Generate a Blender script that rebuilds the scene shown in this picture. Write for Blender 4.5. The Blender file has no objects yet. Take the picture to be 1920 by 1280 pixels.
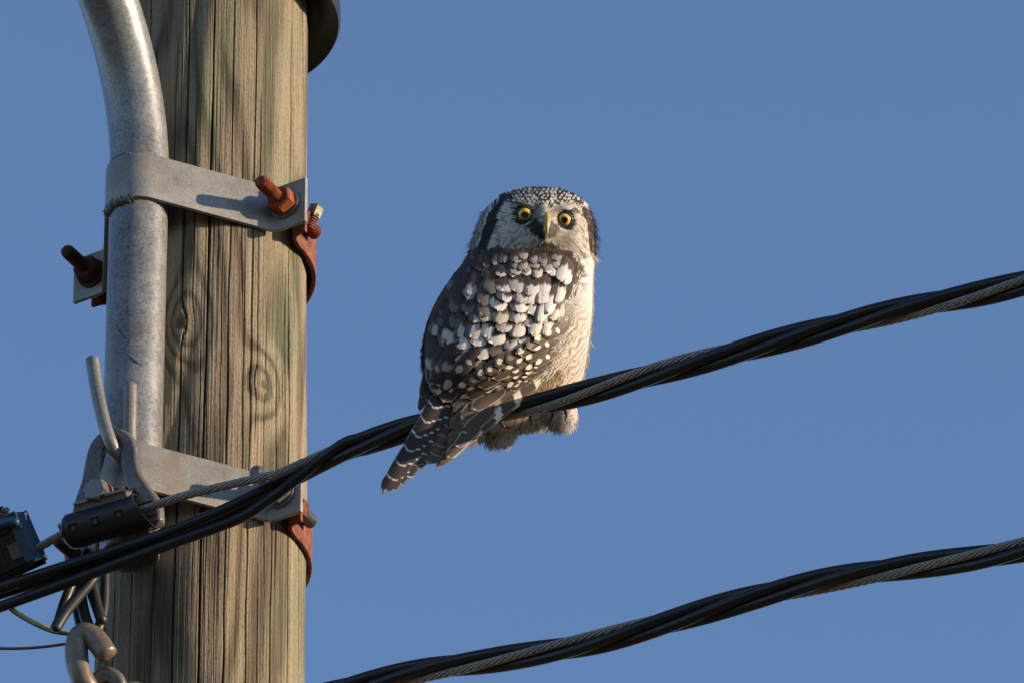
import bpy, bmesh, math, random
import numpy as np
from mathutils import Vector, Matrix

R_ = math.radians
random.seed(7)
rng = np.random.default_rng(11)
SC = bpy.context.scene
COL = SC.collection

# ------------------------------------------------------------------ camera
ELEV = R_(35.0)               # the lens looks up at the pole top
DIST = 10.0                   # metres from lens to the reference plane through the pole
PXM = 1850.0                  # photo pixels per metre on that plane
K = 1.0 / PXM
VIEW = np.array([0, math.cos(ELEV), math.sin(ELEV)])
RIGHT = np.array([1.0, 0, 0])
UPV = np.array([0, -math.sin(ELEV), math.cos(ELEV)])
TOW = -VIEW
CAM = np.array([0.0, 0.0, 1.65])
CEN = CAM + VIEW * DIST

cam_d = bpy.data.cameras.new("camera")
cam = bpy.data.objects.new("camera", cam_d)
COL.objects.link(cam)
cam.location = CAM
cam.rotation_euler = (math.pi / 2 + ELEV, 0, 0)
cam_d.sensor_width = 36.0
cam_d.lens = 36.0 * DIST / (1920 * K)
cam_d.clip_end = 20000.0
SC.camera = cam

# ------------------------------------------------------------------ sky and sun
SUN_EL, SUN_ROT = R_(12.0), R_(102.0)
world = bpy.data.worlds.new("World")
SC.world = world
world.use_nodes = True
wnt = world.node_tree
sky = wnt.nodes.new("ShaderNodeTexSky")
sky.sky_type = 'NISHITA'
sky.sun_disc = False
sky.sun_elevation = SUN_EL
sky.sun_rotation = SUN_ROT
sky.altitude = 0
sky.air_density = 0.6
sky.dust_density = 0.0
sky.ozone_density = 1.8
wnt.links.new(sky.outputs[0], wnt.nodes["Background"].inputs[0])
wnt.nodes["Background"].inputs[1].default_value = 0.15

sun_d = bpy.data.lights.new("sun", 'SUN')
sun_d.energy = 5.0
sun_d.angle = R_(0.53)
sun_d.color = (1.0, 0.80, 0.56)
sun = bpy.data.objects.new("sun", sun_d)
COL.objects.link(sun)
S_DIR = Vector((math.sin(SUN_ROT) * math.cos(SUN_EL), math.cos(SUN_ROT) * math.cos(SUN_EL), math.sin(SUN_EL)))
sun.rotation_euler = S_DIR.to_track_quat('Z', 'Y').to_euler()
sun.location = Vector(CEN) + S_DIR * 30

vs = SC.view_settings
vs.view_transform = 'Standard'
vs.look = 'None'
vs.exposure = 0.89
vs.gamma = 1.0
vs.use_curve_mapping = False

# ------------------------------------------------------------------ helpers: positions
def P(px, py, T=0.0):
    """photo pixel + distance (photo px, towards the lens, from the reference plane) -> world point(s)"""
    px, py, T = np.broadcast_arrays(np.asarray(px, float), np.asarray(py, float), np.asarray(T, float))
    s = (DIST - T * K) / DIST
    return (CEN + RIGHT * ((px - 960) * K * s)[..., None] + UPV * ((640 - py) * K * s)[..., None]
            + TOW * (T * K)[..., None])

def proj(w):
    d = np.asarray(w, float) - CAM
    z = d @ VIEW
    f = DIST / K / z
    return 960 + (d @ RIGHT) * f, 640 - (d @ UPV) * f, (DIST - z) / K

# ------------------------------------------------------------------ helpers: objects
def link(name, me, mat=None, parent=None, smooth=True):
    o = bpy.data.objects.new(name, me)
    COL.objects.link(o)
    if mat is not None:
        me.materials.append(mat)
    if parent is not None:
        o.parent = parent
        o.matrix_parent_inverse = Matrix.Translation(-Vector(parent_loc(parent)))
    if smooth and len(me.polygons):
        me.polygons.foreach_set("use_smooth", np.ones(len(me.polygons), bool))
    return o

def parent_loc(p):
    return ORIG.get(p.name, (0, 0, 0))

ORIG = {}

def tag(o, label=None, cat=None, group=None, kind=None):
    if label: o["label"] = label
    if cat: o["category"] = cat
    if group: o["group"] = group
    if kind: o["kind"] = kind
    return o

def thing(name, loc, label, cat, group=None):
    o = bpy.data.objects.new(name, None)
    COL.objects.link(o)
    o.empty_display_size = 0.05
    o.location = loc
    ORIG[o.name] = tuple(float(v) for v in loc)
    return tag(o, label, cat, group)

def mesh(name, verts, faces):
    me = bpy.data.meshes.new(name)
    me.from_pydata([tuple(v) for v in np.asarray(verts, float)], [], [tuple(f) for f in faces])
    me.update()
    return me

class MB:
    """collects pieces of one part"""
    def __init__(s): s.v = []; s.f = []; s.n = 0
    def add(s, v, f):
        v = np.asarray(v, float)
        s.v.append(v); s.f += [tuple(int(i) + s.n for i in q) for q in f]; s.n += len(v)
        return s
    def build(s, name, mat, parent=None, smooth=True, auto=None):
        me = mesh(name, np.concatenate(s.v), s.f)
        o = link(name, me, mat, parent, smooth)
        if auto is not None:
            me.set_sharp_from_angle(angle=R_(auto))
        return o

def smooth_path(pts, n):
    """Catmull-Rom through the points, n samples evenly by chord length"""
    p = np.asarray(pts, float)
    p = np.vstack([2 * p[0] - p[1], p, 2 * p[-1] - p[-2]])
    out = []
    for i in range(1, len(p) - 2):
        for t in np.linspace(0, 1, 16, endpoint=False):
            a, b, c, d = p[i - 1:i + 3]
            out.append(.5 * (2 * b + (c - a) * t + (2 * a - 5 * b + 4 * c - d) * t * t + (3 * b - a - 3 * c + d) * t ** 3))
    out.append(p[-2])
    out = np.array(out)
    L = np.concatenate([[0], np.cumsum(np.linalg.norm(np.diff(out, axis=0), axis=1))])
    s = np.linspace(0, L[-1], n)
    return np.stack([np.interp(s, L, out[:, k]) for k in range(out.shape[1])], 1)

def frames(path, up=None):
    p = np.asarray(path, float)
    t = np.gradient(p, axis=0)
    t /= np.linalg.norm(t, axis=1)[:, None]
    if up is not None:
        u = np.asarray(up, float) - t * (t @ np.asarray(up, float))[:, None]
        u /= np.linalg.norm(u, axis=1)[:, None]
        return t, u, np.cross(t, u)
    ref = np.array([0, 0, 1.0]) if abs(t[0][2]) < .9 else np.array([1.0, 0, 0])
    us = []
    u = ref - t[0] * (ref @ t[0])
    for i in range(len(p)):
        u = u - t[i] * (u @ t[i]); u /= np.linalg.norm(u); us.append(u)
    us = np.array(us)
    return t, us, np.cross(t, us)

def grid_faces(n, m, closed=True, base=0):
    f = []
    mm = m if closed else m - 1
    for i in range(n - 1):
        for j in range(mm):
            j2 = (j + 1) % m
            f.append((base + i * m + j, base + i * m + j2, base + (i + 1) * m + j2, base + (i + 1) * m + j))
    return f

def sweep(path, prof, up=None, caps=True, scale=None):
    """prof: closed 2-D outline (a along up, b along binormal), in metres"""
    t, u, b = frames(path, up)
    prof = np.asarray(prof, float)
    n, m = len(path), len(prof)
    sc = np.ones(n) if scale is None else np.asarray(scale, float)
    v = (np.asarray(path)[:, None, :] + u[:, None, :] * (prof[None, :, 0:1] * sc[:, None, None])
         + b[:, None, :] * (prof[None, :, 1:2] * sc[:, None, None])).reshape(-1, 3)
    f = grid_faces(n, m)
    if caps:
        f.append(tuple(range(m))[::-1]); f.append(tuple((n - 1) * m + j for j in range(m)))
    return v, f

def circ(r, m=16, r2=None):
    a = np.linspace(0, 2 * math.pi, m, endpoint=False)
    return np.stack([np.cos(a) * r, np.sin(a) * (r2 or r)], 1)

def rrect(w, h, r, k=3):
    out = []
    for cx, cy, a0 in ((w / 2 - r, h / 2 - r, 0), (-w / 2 + r, h / 2 - r, 90), (-w / 2 + r, -h / 2 + r, 180), (w / 2 - r, -h / 2 + r, 270)):
        for q in range(k + 1):
            a = R_(a0 + 90 * q / k)
            out.append((cx + r * math.cos(a), cy + r * math.sin(a)))
    return np.array(out)

def tube(path, r, m=16, rounded=0, **kw):
    path = np.asarray(path, float)
    n = len(path)
    sc = np.ones(n)
    if rounded:
        L = np.concatenate([[0], np.cumsum(np.linalg.norm(np.diff(path, axis=0), axis=1))])
        for e in (L, L[-1] - L):
            q = np.clip(e / rounded, 0, 1)
            sc = np.minimum(sc, .35 + .65 * np.sqrt(1 - (1 - q) ** 2))
    return sweep(path, circ(r, m), scale=sc, **kw)

def lathe(rings, axis_o, axis_d, seg=24, ref=None):
    """rings: list of (along, radius); closed solid of revolution"""
    d = np.asarray(axis_d, float); d = d / np.linalg.norm(d)
    r0 = np.array([0, 0, 1.0]) if ref is None else np.asarray(ref, float)
    if abs(d @ r0) > .95: r0 = np.array([1.0, 0, 0])
    u = r0 - d * (d @ r0); u /= np.linalg.norm(u); b = np.cross(d, u)
    a = np.linspace(0, 2 * math.pi, seg, endpoint=False)
    v = []
    for s, r in rings:
        v.append(np.asarray(axis_o) + d * s + (u[None] * np.cos(a)[:, None] + b[None] * np.sin(a)[:, None]) * r)
    v = np.concatenate(v)
    f = grid_faces(len(rings), seg)
    f.append(tuple(range(seg))[::-1]); f.append(tuple((len(rings) - 1) * seg + j for j in range(seg)))
    return v, f

def boxv(c, ax, ay, az, bev=0.0):
    """box from centre and three half-axis vectors, with chamfered edges"""
    c, ax, ay, az = (np.asarray(q, float) for q in (c, ax, ay, az))
    bm = bmesh.new()
    bmesh.ops.create_cube(bm, size=2)
    M = np.stack([ax, ay, az], 1)
    for w in bm.verts:
        w.co = Vector(M @ np.array(w.co) + c)
    if bev:
        bmesh.ops.bevel(bm, geom=bm.edges[:], offset=bev, segments=2, affect='EDGES', profile=.5)
    bm.verts.index_update()
    v = np.array([w.co for w in bm.verts]); f = [tuple(q.index for q in fc.verts) for fc in bm.faces]
    bm.free()
    return v, f

# ------------------------------------------------------------------ helpers: materials
class Mat:
    def __init__(s, name):
        s.m = bpy.data.materials.new(name); s.m.use_nodes = True
        s.nt = s.m.node_tree; s.b = s.nt.nodes["Principled BSDF"]
        s.tc = None
    def node(s, t, **kw):
        n = s.nt.nodes.new(t)
        for k, v in kw.items(): setattr(n, k, v)
        return n
    def put(s, sock, val):
        if hasattr(val, "is_output") or isinstance(val, bpy.types.NodeSocket): s.nt.links.new(val, sock)
        elif val is not None:
            try: sock.default_value = val
            except Exception: sock.default_value = (*val, 1.0)
    def obj(s):
        if s.tc is None: s.tc = s.node("ShaderNodeTexCoord")
        return s.tc.outputs["Object"]
    def uv(s):
        s.obj(); return s.tc.outputs["UV"]
    def scale(s, vec, sc):
        n = s.node("ShaderNodeMapping"); s.put(n.inputs[0], vec); n.inputs["Scale"].default_value = sc
        return n.outputs[0]
    def noise(s, vec, sc, detail=4, rough=.55, dist=0.0, out=0):
        n = s.node("ShaderNodeTexNoise"); s.put(n.inputs["Vector"], vec)
        s.put(n.inputs["Scale"], sc); n.inputs["Detail"].default_value = detail
        n.inputs["Roughness"].default_value = rough; n.inputs["Distortion"].default_value = dist
        return n.outputs[out]
    def voro(s, vec, sc, out=0, feature='F1'):
        n = s.node("ShaderNodeTexVoronoi", feature=feature); s.put(n.inputs["Vector"], vec); n.inputs["Scale"].default_value = sc
        return n.outputs[out]
    def math(s, op, a, b=None, c=None, clamp=False):
        n = s.node("ShaderNodeMath", operation=op, use_clamp=clamp)
        s.put(n.inputs[0], a)
        if b is not None: s.put(n.inputs[1], b)
        if c is not None: s.put(n.inputs[2], c)
        return n.outputs[0]
    def ramp(s, f, stops, interp='LINEAR'):
        n = s.node("ShaderNodeValToRGB"); s.put(n.inputs[0], f)
        cr = n.color_ramp; cr.interpolation = interp
        while len(cr.elements) < len(stops): cr.elements.new(.5)
        for e, (p, c) in zip(cr.elements, stops):
            e.position = p
            e.color = (c, c, c, 1) if isinstance(c, (int, float)) else (*c, 1)
        return n.outputs[0]
    def mix(s, f, a, b, mode='MIX'):
        n = s.node("ShaderNodeMix", data_type='RGBA', blend_type=mode)
        s.put(n.inputs[0], f)
        for q, v in ((6, a), (7, b)):
            s.put(n.inputs[q], (*v, 1) if isinstance(v, tuple) and len(v) == 3 else v)
        return n.outputs[2]
    def smooth(s, v, a, b):
        n = s.node("ShaderNodeMapRange", interpolation_type='SMOOTHSTEP')
        s.put(n.inputs[0], v); n.inputs[1].default_value = a; n.inputs[2].default_value = b
        return n.outputs[0]
    def bump(s, h, strength, dist):
        n = s.node("ShaderNodeBump"); s.put(n.inputs["Height"], h)
        n.inputs["Strength"].default_value = strength; n.inputs["Distance"].default_value = dist
        s.put(s.b.inputs["Normal"], n.outputs[0])
    def set(s, color=None, rough=None, metal=None, spec=None, coat=None):
        for k, v in (("Base Color", color), ("Roughness", rough), ("Metallic", metal), ("Specular IOR Level", spec), ("Coat Weight", coat)):
            if v is not None: s.put(s.b.inputs[k], (*v, 1) if isinstance(v, tuple) and len(v) == 3 else v)
        return s.m

def mat_galv(name, lo, hi, rough=(.38, .6), metal=.75, stain=.35, spangle=420):
    m = Mat(name); o = m.obj()
    sp = m.voro(o, spangle, out=1)
    bw = m.node("ShaderNodeRGBToBW"); m.put(bw.inputs[0], sp)
    n1 = m.noise(o, 45, 5, .6); n2 = m.noise(m.scale(o, (1, 1, .45)), 26, 5, .65); n3 = m.noise(o, 900, 2, .5); n0 = m.noise(o, 17, 4, .6)
    f = m.math('ADD', m.math('MULTIPLY', bw.outputs[0], .30), m.math('MULTIPLY', n1, .40))
    f = m.math('ADD', f, m.math('MULTIPLY', n0, .40))
    f = m.math('ADD', f, m.math('MULTIPLY', m.math('SUBTRACT', n3, .5), .5))
    c = m.ramp(f, [(.32, lo), (.72, hi)])
    c = m.mix(m.math('MULTIPLY', m.smooth(n2, .48, .70), stain), c, (.165, .125, .088))
    scr = m.smooth(m.noise(m.scale(o, (1, 1, 14)), 60, 3, .7), .66, .74)
    c = m.mix(m.math('MULTIPLY', scr, .45), c, (.05, .05, .055))
    r = m.math('MULTIPLY_ADD', n1, rough[1] - rough[0], rough[0])
    m.bump(m.math('ADD', n3, m.math('MULTIPLY', n1, 1.5)), .25, .0006)
    return m.set(c, r, metal)

def mat_rust(name, a=(.30, .075, .025), b=(.10, .028, .016), c=(.42, .15, .05)):
    m = Mat(name); o = m.obj()
    n = m.noise(o, 90, 6, .65); n2 = m.noise(o, 400, 4, .6)
    col = m.ramp(m.math('MULTIPLY_ADD', n2, .4, m.math('MULTIPLY', n, .7)), [(.35, b), (.55, a), (.78, c)])
    m.bump(m.math('ADD', n, n2), .6, .0012)
    return m.set(col, .85, 0.0, .25)

def mat_black(name, col=(.012, .012, .014), rough=.36):
    m = Mat(name); o = m.obj()
    n = m.noise(m.scale(o, (1, 1, 1)), 70, 4, .6); n2 = m.noise(o, 700, 3, .5)
    dust = m.smooth(m.noise(o, 22, 5, .65), .52, .8)
    c = m.mix(m.math('MULTIPLY', dust, .14), col, (.07, .062, .055))
    m.bump(n2, .12, .0004)
    return m.set(c, m.math('MULTIPLY_ADD', n, .25, rough - .1), 0.0, .33)

def mat_plain(name, col, rough=.5, metal=0.0, var=.25, sc=60):
    m = Mat(name); o = m.obj()
    n = m.noise(o, sc, 5, .6)
    c = m.mix(n, tuple(v * (1 - var) for v in col), tuple(min(1, v * (1 + var)) for v in col))
    m.bump(m.noise(o, sc * 8, 3), .15, .0005)
    return m.set(c, rough, metal)

# --- the pole's wood
def mat_wood(knots):
    m = Mat("weathered_wood"); o = m.obj()
    big = m.noise(m.scale(o, (1, 1, .17)), 8.5, 2, .4, .25)           # growth-ring contours on the shaved surface
    warp = m.noise(m.scale(o, (1, 1, .06)), 60, 3, .5)
    kd = None; knotcol = None
    for (kp, kr) in knots:
        vm = m.node("ShaderNodeVectorMath", operation='SUBTRACT'); m.put(vm.inputs[0], o); vm.inputs[1].default_value = kp
        sc = m.scale(vm.outputs[0], (1, 1, .6))
        ln = m.node("ShaderNodeVectorMath", operation='LENGTH'); m.put(ln.inputs[0], sc)
        g = m.math('EXPONENT', m.math('MULTIPLY', m.math('POWER', m.math('DIVIDE', ln.outputs[1], .010 + kr * 3.0), 2.0), -1.0))
        kd = m.math('MULTIPLY', g, .26) if kd is None else m.math('MULTIPLY_ADD', g, .26, kd)
        wob = m.math('MULTIPLY_ADD', m.noise(o, 150, 3), kr * .9, m.math('SUBTRACT', ln.outputs[1], kr * .45))
        core = m.math('SUBTRACT', 1.0, m.smooth(wob, kr * .6, kr * 1.05))
        knotcol = core if knotcol is None else m.math('MAXIMUM', core, knotcol)
    v = m.math('ADD', m.math('MULTIPLY_ADD', warp, .045, big), kd)
    ring = m.math('FRACT', m.math('MULTIPLY', v, 8.5))
    band = m.ramp(ring, [(0, .0), (.16, .12), (.34, .75), (.6, 1.0), (.84, .8), (.95, .2), (1.0, .0)])
    fib = m.noise(m.scale(o, (1, 1, .012)), 420, 4, .7)
    fib2 = m.noise(m.scale(o, (1, 1, .03)), 130, 4, .65)
    grain = m.noise(m.scale(o, (1, 1, .35)), 620, 4, .7)
    green = m.smooth(m.noise(m.scale(o, (1, 1, .3)), 9, 4, .6), .44, .66)
    late = m.mix(green, (.072, .054, .035), (.054, .064, .038))        # late wood, copper-green preservative
    early = m.mix(green, (.245, .190, .128), (.175, .172, .106))
    c = m.mix(band, late, early)
    c = m.mix(m.math('MULTIPLY', m.smooth(fib, .40, .72), .40), c, (.36, .290, .198))
    c = m.mix(m.math('MULTIPLY', m.smooth(fib2, .50, .80), .5), c, (.066, .052, .036))
    c = m.mix(m.math('MULTIPLY', m.smooth(grain, .48, .68), .6), c, (.080, .062, .042))
    c = m.mix(m.math('MULTIPLY', knotcol, .85), c, m.mix(m.noise(o, 500, 3), (.045, .028, .02), (.16, .10, .065)))
    h = m.math('ADD', m.math('MULTIPLY', fib, 1.0), m.math('MULTIPLY_ADD', fib2, .8, m.math('MULTIPLY', grain, .9)))
    m.bump(m.math('MULTIPLY_ADD', band, .5, h), 1.0, .0018)
    return m.set(c, .86, 0.0, .2)

# ------------------------------------------------------------------ ground (far below the frame)
gm = Mat("dry_ground"); go = gm.obj()
gc = gm.ramp(gm.noise(go, .35, 8, .65), [(.3, (.07, .065, .035)), (.55, (.13, .105, .06)), (.75, (.19, .165, .12))])
gm.set(gc, .95, 0, .2)
a = np.linspace(0, 2 * math.pi, 64, endpoint=False)
gv = [(0, 0, 0)] + [(math.cos(q) * r, math.sin(q) * r, 0) for r in (60, 6000) for q in a]
gf = [(0, 1 + i, 1 + (i + 1) % 64) for i in range(64)] + [(1 + i, 65 + i, 65 + (i + 1) % 64, 1 + (i + 1) % 64) for i in range(64)]
tag(link("ground", mesh("ground", gv, gf), gm.m, smooth=False), kind="structure")

# ------------------------------------------------------------------ the pole
AX0 = P(388, 640, 0)                     # the axis crosses the reference plane here
def axis_at(y):
    lo, hi = AX0[2] - 2, AX0[2] + 2
    for _ in range(50):
        z = (lo + hi) / 2
        if proj(np.array([AX0[0], AX0[1], z]))[1] > y: lo = z
        else: hi = z
    return np.array([AX0[0], AX0[1], z])
ZT = axis_at(28)[2]                      # pole top
Z330, Z1200 = axis_at(330)[2], axis_at(1200)[2]
def pole_r(z):
    return (184.6 + (191.8 - 184.6) * (Z330 - z) / (Z330 - Z1200)) * K
GR = 184.6 * K

NANG = R_(31.0)                          # the lamp arm leaves the pole this far to the left of the lens
NV = np.array([-math.sin(NANG), -math.cos(NANG), 0])
TV = np.array([math.cos(NANG), -math.sin(NANG), 0])
ZV = np.array([0, 0, 1.0])

# knots given where the photo shows them, put on the pole's front surface
def on_pole(px, py):
    lo, hi = 0.0, 400.0
    ts = np.linspace(-600, 900, 3001)
    pts = P(np.full_like(ts, px), np.full_like(ts, py), ts)
    d = np.hypot(pts[:, 0] - AX0[0], pts[:, 1] - AX0[1]) - pole_r(pts[:, 2])
    i = np.where(d < 0)[0]
    return pts[i[-1]] if len(i) else pts[np.argmin(d)]
KN = [(494, 720, 8 * K), (337, 606, 10 * K)]
knots = [(tuple(on_pole(x, y) - np.array([AX0[0], AX0[1], 0])), r) for x, y, r in KN]
WOOD = mat_wood(knots)

def vnoise1(x, seed, freq):
    r = np.random.default_rng(seed); tab = r.uniform(-1, 1, 4096)
    q = np.asarray(x) * freq + 1000; i = np.floor(q).astype(int); f = q - i; f = f * f * (3 - 2 * f)
    return tab[i % 4096] * (1 - f) + tab[(i + 1) % 4096] * f

def build_pole():
    # fine columns on the camera side, coarse behind (angle 0 = +x, -90 deg = towards the lens)
    th = np.concatenate([np.linspace(R_(-198), R_(18), 1250, endpoint=False), np.linspace(R_(18), R_(162), 60, endpoint=False)])
    zb = axis_at(1420)[2]
    zs = np.concatenate([np.linspace(0, zb - .05, 26), np.linspace(zb, ZT, 170)])
    TH, Z = np.meshgrid(th, zs)
    Rr = pole_r(Z)
    # hand-peeled, slightly out of round
    Rr = Rr + .0016 * vnoise1(TH, 3, 2.2) + .0016 * vnoise1(TH + .6 * vnoise1(Z, 9, 2.0), 4, 7.0) + .0012 * vnoise1(Z, 5, 1.7) * np.cos(TH * 2)
    # raised fibres
    drift = TH + .012 * vnoise1(Z, 21, 5.0)
    Rr = Rr + .00022 * vnoise1(drift, 6, 130) + .00016 * vnoise1(drift, 8, 260) * vnoise1(Z + TH * 3, 7, 12)
    # drying checks
    r = np.random.default_rng(5)
    nck = 60
    for i in range(nck):
        t0 = R_(-190) + R_(205) * (i + r.uniform(.1, .9)) / nck
        major = i % 4 == 1
        w = r.uniform(.0075, .0110) if major else r.uniform(.0038, .0062)
        dep = r.uniform(.009, .014) if major else r.uniform(.0025, .006)
        if major: z0, z1 = zb - r.uniform(.1, 2), ZT + .1
        else:
            L = r.uniform(.12, .5); z0 = r.uniform(zb - .1, ZT - .05); z1 = z0 + L
        if r.random() < .25: z1 = min(z1, r.uniform(zb + .25, ZT))
        c = t0 + .022 * vnoise1(Z[:, 0], 40 + i, 3.0) + .006 * vnoise1(Z[:, 0], 140 + i, 16.0)
        for kp, kr in knots:                 # checks swerve around knots
            ka = math.atan2(kp[1], kp[0])
            if ka > R_(18): ka -= 2 * math.pi
            dz = (Z[:, 0] - kp[2]) / (kr * 3.2); da = c - ka
            c = c + np.sign(da) * np.exp(-dz ** 2) * np.exp(-(da / .12) ** 2) * kr / .1 * 1.1
        e = np.clip((Z[:, 0] - z0) / .06, 0, 1) * np.clip((z1 - Z[:, 0]) / .06, 0, 1)
        wv = w * (.55 + .45 * e) * (1 + .3 * vnoise1(Z[:, 0], 300 + i, 9))
        d = TH - c[:, None]
        Rr = Rr - dep * e[:, None] * np.exp(-(d / wv[:, None] * 1.35) ** 4)
    # dished knots
    for kp, kr in knots:
        ka = math.atan2(kp[1], kp[0])
        dd = ((((TH - ka + math.pi) % (2 * math.pi)) - math.pi) * .1) ** 2 + ((Z - kp[2]) * .75) ** 2
        q = np.sqrt(dd) / kr
        Rr = Rr - .0022 * np.exp(-q ** 4) + .0016 * np.exp(-((q - 1.35) / .4) ** 2)
    v = np.stack([np.cos(TH) * Rr, np.sin(TH) * Rr, Z], -1).reshape(-1, 3)
    n, m = Z.shape
    me = bpy.data.meshes.new("shaft")
    i = np.arange(n - 1)[:, None] * m; j = np.arange(m)[None]; j2 = (j + 1) % m
    q = np.stack(np.broadcast_arrays(i + j, i + j2, i + m + j2, i + m + j), -1).reshape(-1)
    top = np.arange((n - 1) * m, n * m)
    nq = (n - 1) * m
    me.vertices.add(n * m); me.vertices.foreach_set("co", v.astype(np.float32).ravel())
    me.loops.add(nq * 4 + m); me.loops.foreach_set("vertex_index", np.concatenate([q, top]).astype(np.int32))
    me.polygons.add(nq + 1)
    me.polygons.foreach_set("loop_start", (np.arange(nq + 1) * 4).astype(np.int32))
    me.update(calc_edges=True); me.validate()
    return me
pole = thing("utility_pole", (AX0[0], AX0[1], 0), "weathered round wooden utility pole with drying cracks and greenish grain", "pole")
shaft = bpy.data.objects.new("shaft", build_pole()); COL.objects.link(shaft)
shaft.parent = pole; shaft.data.materials.append(WOOD)
shaft.data.polygons.foreach_set("use_smooth", np.ones(len(shaft.data.polygons), bool))

# splinters lifting off the shaded left edge
def splinter(y, L, out):
    b = np.array([AX0[0] - pole_r(axis_at(y)[2]) * .97, AX0[1] - .02, axis_at(y)[2]])
    pth = np.array([b, b + np.array([-out * .5, -.002, L * .55]), b + np.array([-out, -.003, L])])
    mb = MB(); mb.add(*sweep(smooth_path(pth, 8), rrect(5 * K, 2.2 * K, .8 * K, 1), scale=np.linspace(1, .15, 8)))
    mb.build("splinter", WOOD, pole)
splinter(345, .024, .0045); splinter(620, .015, .003); splinter(95, .02, .003)

# black cap on the pole top
BLACK = mat_black("black_plastic")
CAPM = mat_black("cap_plastic", (.014, .013, .013), .30)
capt = thing("pole_cap", (AX0[0], AX0[1], ZT), "black round plastic cap sitting over the top of the wooden pole", "cap")
cr = 243 * K
mb = MB()
rings = [(-.002, GR * .9), (-.003, GR * 1.06), (-.006, GR * 1.12),
         (-.012, cr * .93), (-.016, cr * .985), (-.012, cr * 1.0), (.004, cr), (.014, cr * .985), (.030, cr * .86), (.046, cr * .55), (.052, cr * .12)]
v, f = lathe([(s, r) for s, r in rings], (AX0[0], AX0[1], ZT + .004), ZV, 96)
f = [q for q in f if len(q) == 4 or q[0] != 95]
mb.add(v, f[:-1] if False else f)
mb.build("lid", CAPM, capt, auto=40)

# ------------------------------------------------------------------ lamp arm with its two welded straps
GALV = mat_galv("galvanised_pipe", (.07, .07, .073), (.225, .22, .21), (.27, .44), .30)
STRAP = mat_galv("galvanised_strap", (.11, .104, .098), (.25, .235, .21), (.33, .5), .18, .85, 900)
STEEL = mat_galv("zinc_steel", (.08, .076, .072), (.19, .178, .162), (.28, .42), .4, .4, 700)
CAST = mat_galv("forged_zinc", (.055, .051, .049), (.14, .125, .112), (.30, .48), .3, .5, 300)
RUST = mat_rust("orange_rust", (.185, .040, .013), (.060, .017, .010), (.30, .088, .026))
RUST_SHADE = mat_rust("rust_shade_tinted", (.060, .022, .016), (.022, .012, .011), (.11, .04, .022))  # rust darkened: shade on the left bolts painted into the colour
RUSTB = mat_rust("rusty_band", (.13, .042, .025), (.038, .017, .013), (.25, .105, .06))
HOOKM = mat_galv("weathered_hook", (.085, .062, .045), (.17, .128, .092), (.3, .45), .3, .3, 250)

OU = axis_at(485.0)            # upper clamp height on the axis
OL = axis_at(1024.0)           # lower clamp
PR = 55 * K                    # pipe radius
PN = 186 * K + PR + .001       # pipe axis distance from the pole axis
SH = 50 * K                    # half the strap's width

def cl(O, t, n, z):
    return O + TV * t + NV * n + ZV * z

arm = thing("lamp_arm", cl(OL, 0, PN, 0), "bent galvanised steel pipe arm with welded straps, clamped to the wooden pole", "bracket")
# pipe: straight, then bending out along NV
Rb = 532 * K
zbend = None
zs0 = axis_at(1040 + .574 * .857 * 241)[2]
# height where the bend starts: image y 330 on the pipe axis
def pipe_pt(z, n): return np.array([AX0[0], AX0[1], z]) + NV * n
zz = np.linspace(OL[2], ZT + .3, 4000)
ys = np.array([proj(pipe_pt(z, PN))[1] for z in zz])
zbend = zz[np.argmin(abs(ys - 335))]
zend = zz[np.argmin(abs(np.array([proj(pipe_pt(z, PN))[1] for z in zz]) - 1040))] if ys.max() > 1040 else OL[2] - .03
zlow = np.linspace(OL[2] - .3, OL[2], 2000)
yl = np.array([proj(pipe_pt(z, PN))[1] for z in zlow])
zend = zlow[np.argmin(abs(yl - 1042))]
path = [pipe_pt(z, PN) for z in np.linspace(zend, zbend, 40)]
for q in np.linspace(0, R_(62), 40)[1:]:
    path.append(pipe_pt(zbend + Rb * math.sin(q), PN + Rb * (1 - math.cos(q))))
dl = NV * math.sin(R_(62)) + ZV * math.cos(R_(62))
for q in np.linspace(0, .7, 12)[1:]:
    path.append(path[51 + 27] + dl * q) if False else path.append(np.array(path[78]) + dl * q)
path = np.array(path)
# hollow pipe: outer wall, end rim, inner wall
t_, u_, b_ = frames(path)
m = 48
aa = np.linspace(0, 2 * math.pi, m, endpoint=False)
def ring(i, r): return path[i] + (u_[i][None] * np.cos(aa)[:, None] + b_[i][None] * np.sin(aa)[:, None]) * r
rs = [ring(0, PR * .86) + ZV * .05, ring(0, PR * .86) + ZV * .002, ring(0, PR * .89), ring(0, PR * .97), ring(0, PR) + ZV * .0015]
rs += [ring(i, PR) for i in range(1, len(path))]
v = np.concatenate(rs); f = grid_faces(len(rs), m)
f.append(tuple(range(m))[::-1])
pipe = MB().add(v, f).build("pipe", GALV, arm, auto=50)

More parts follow.
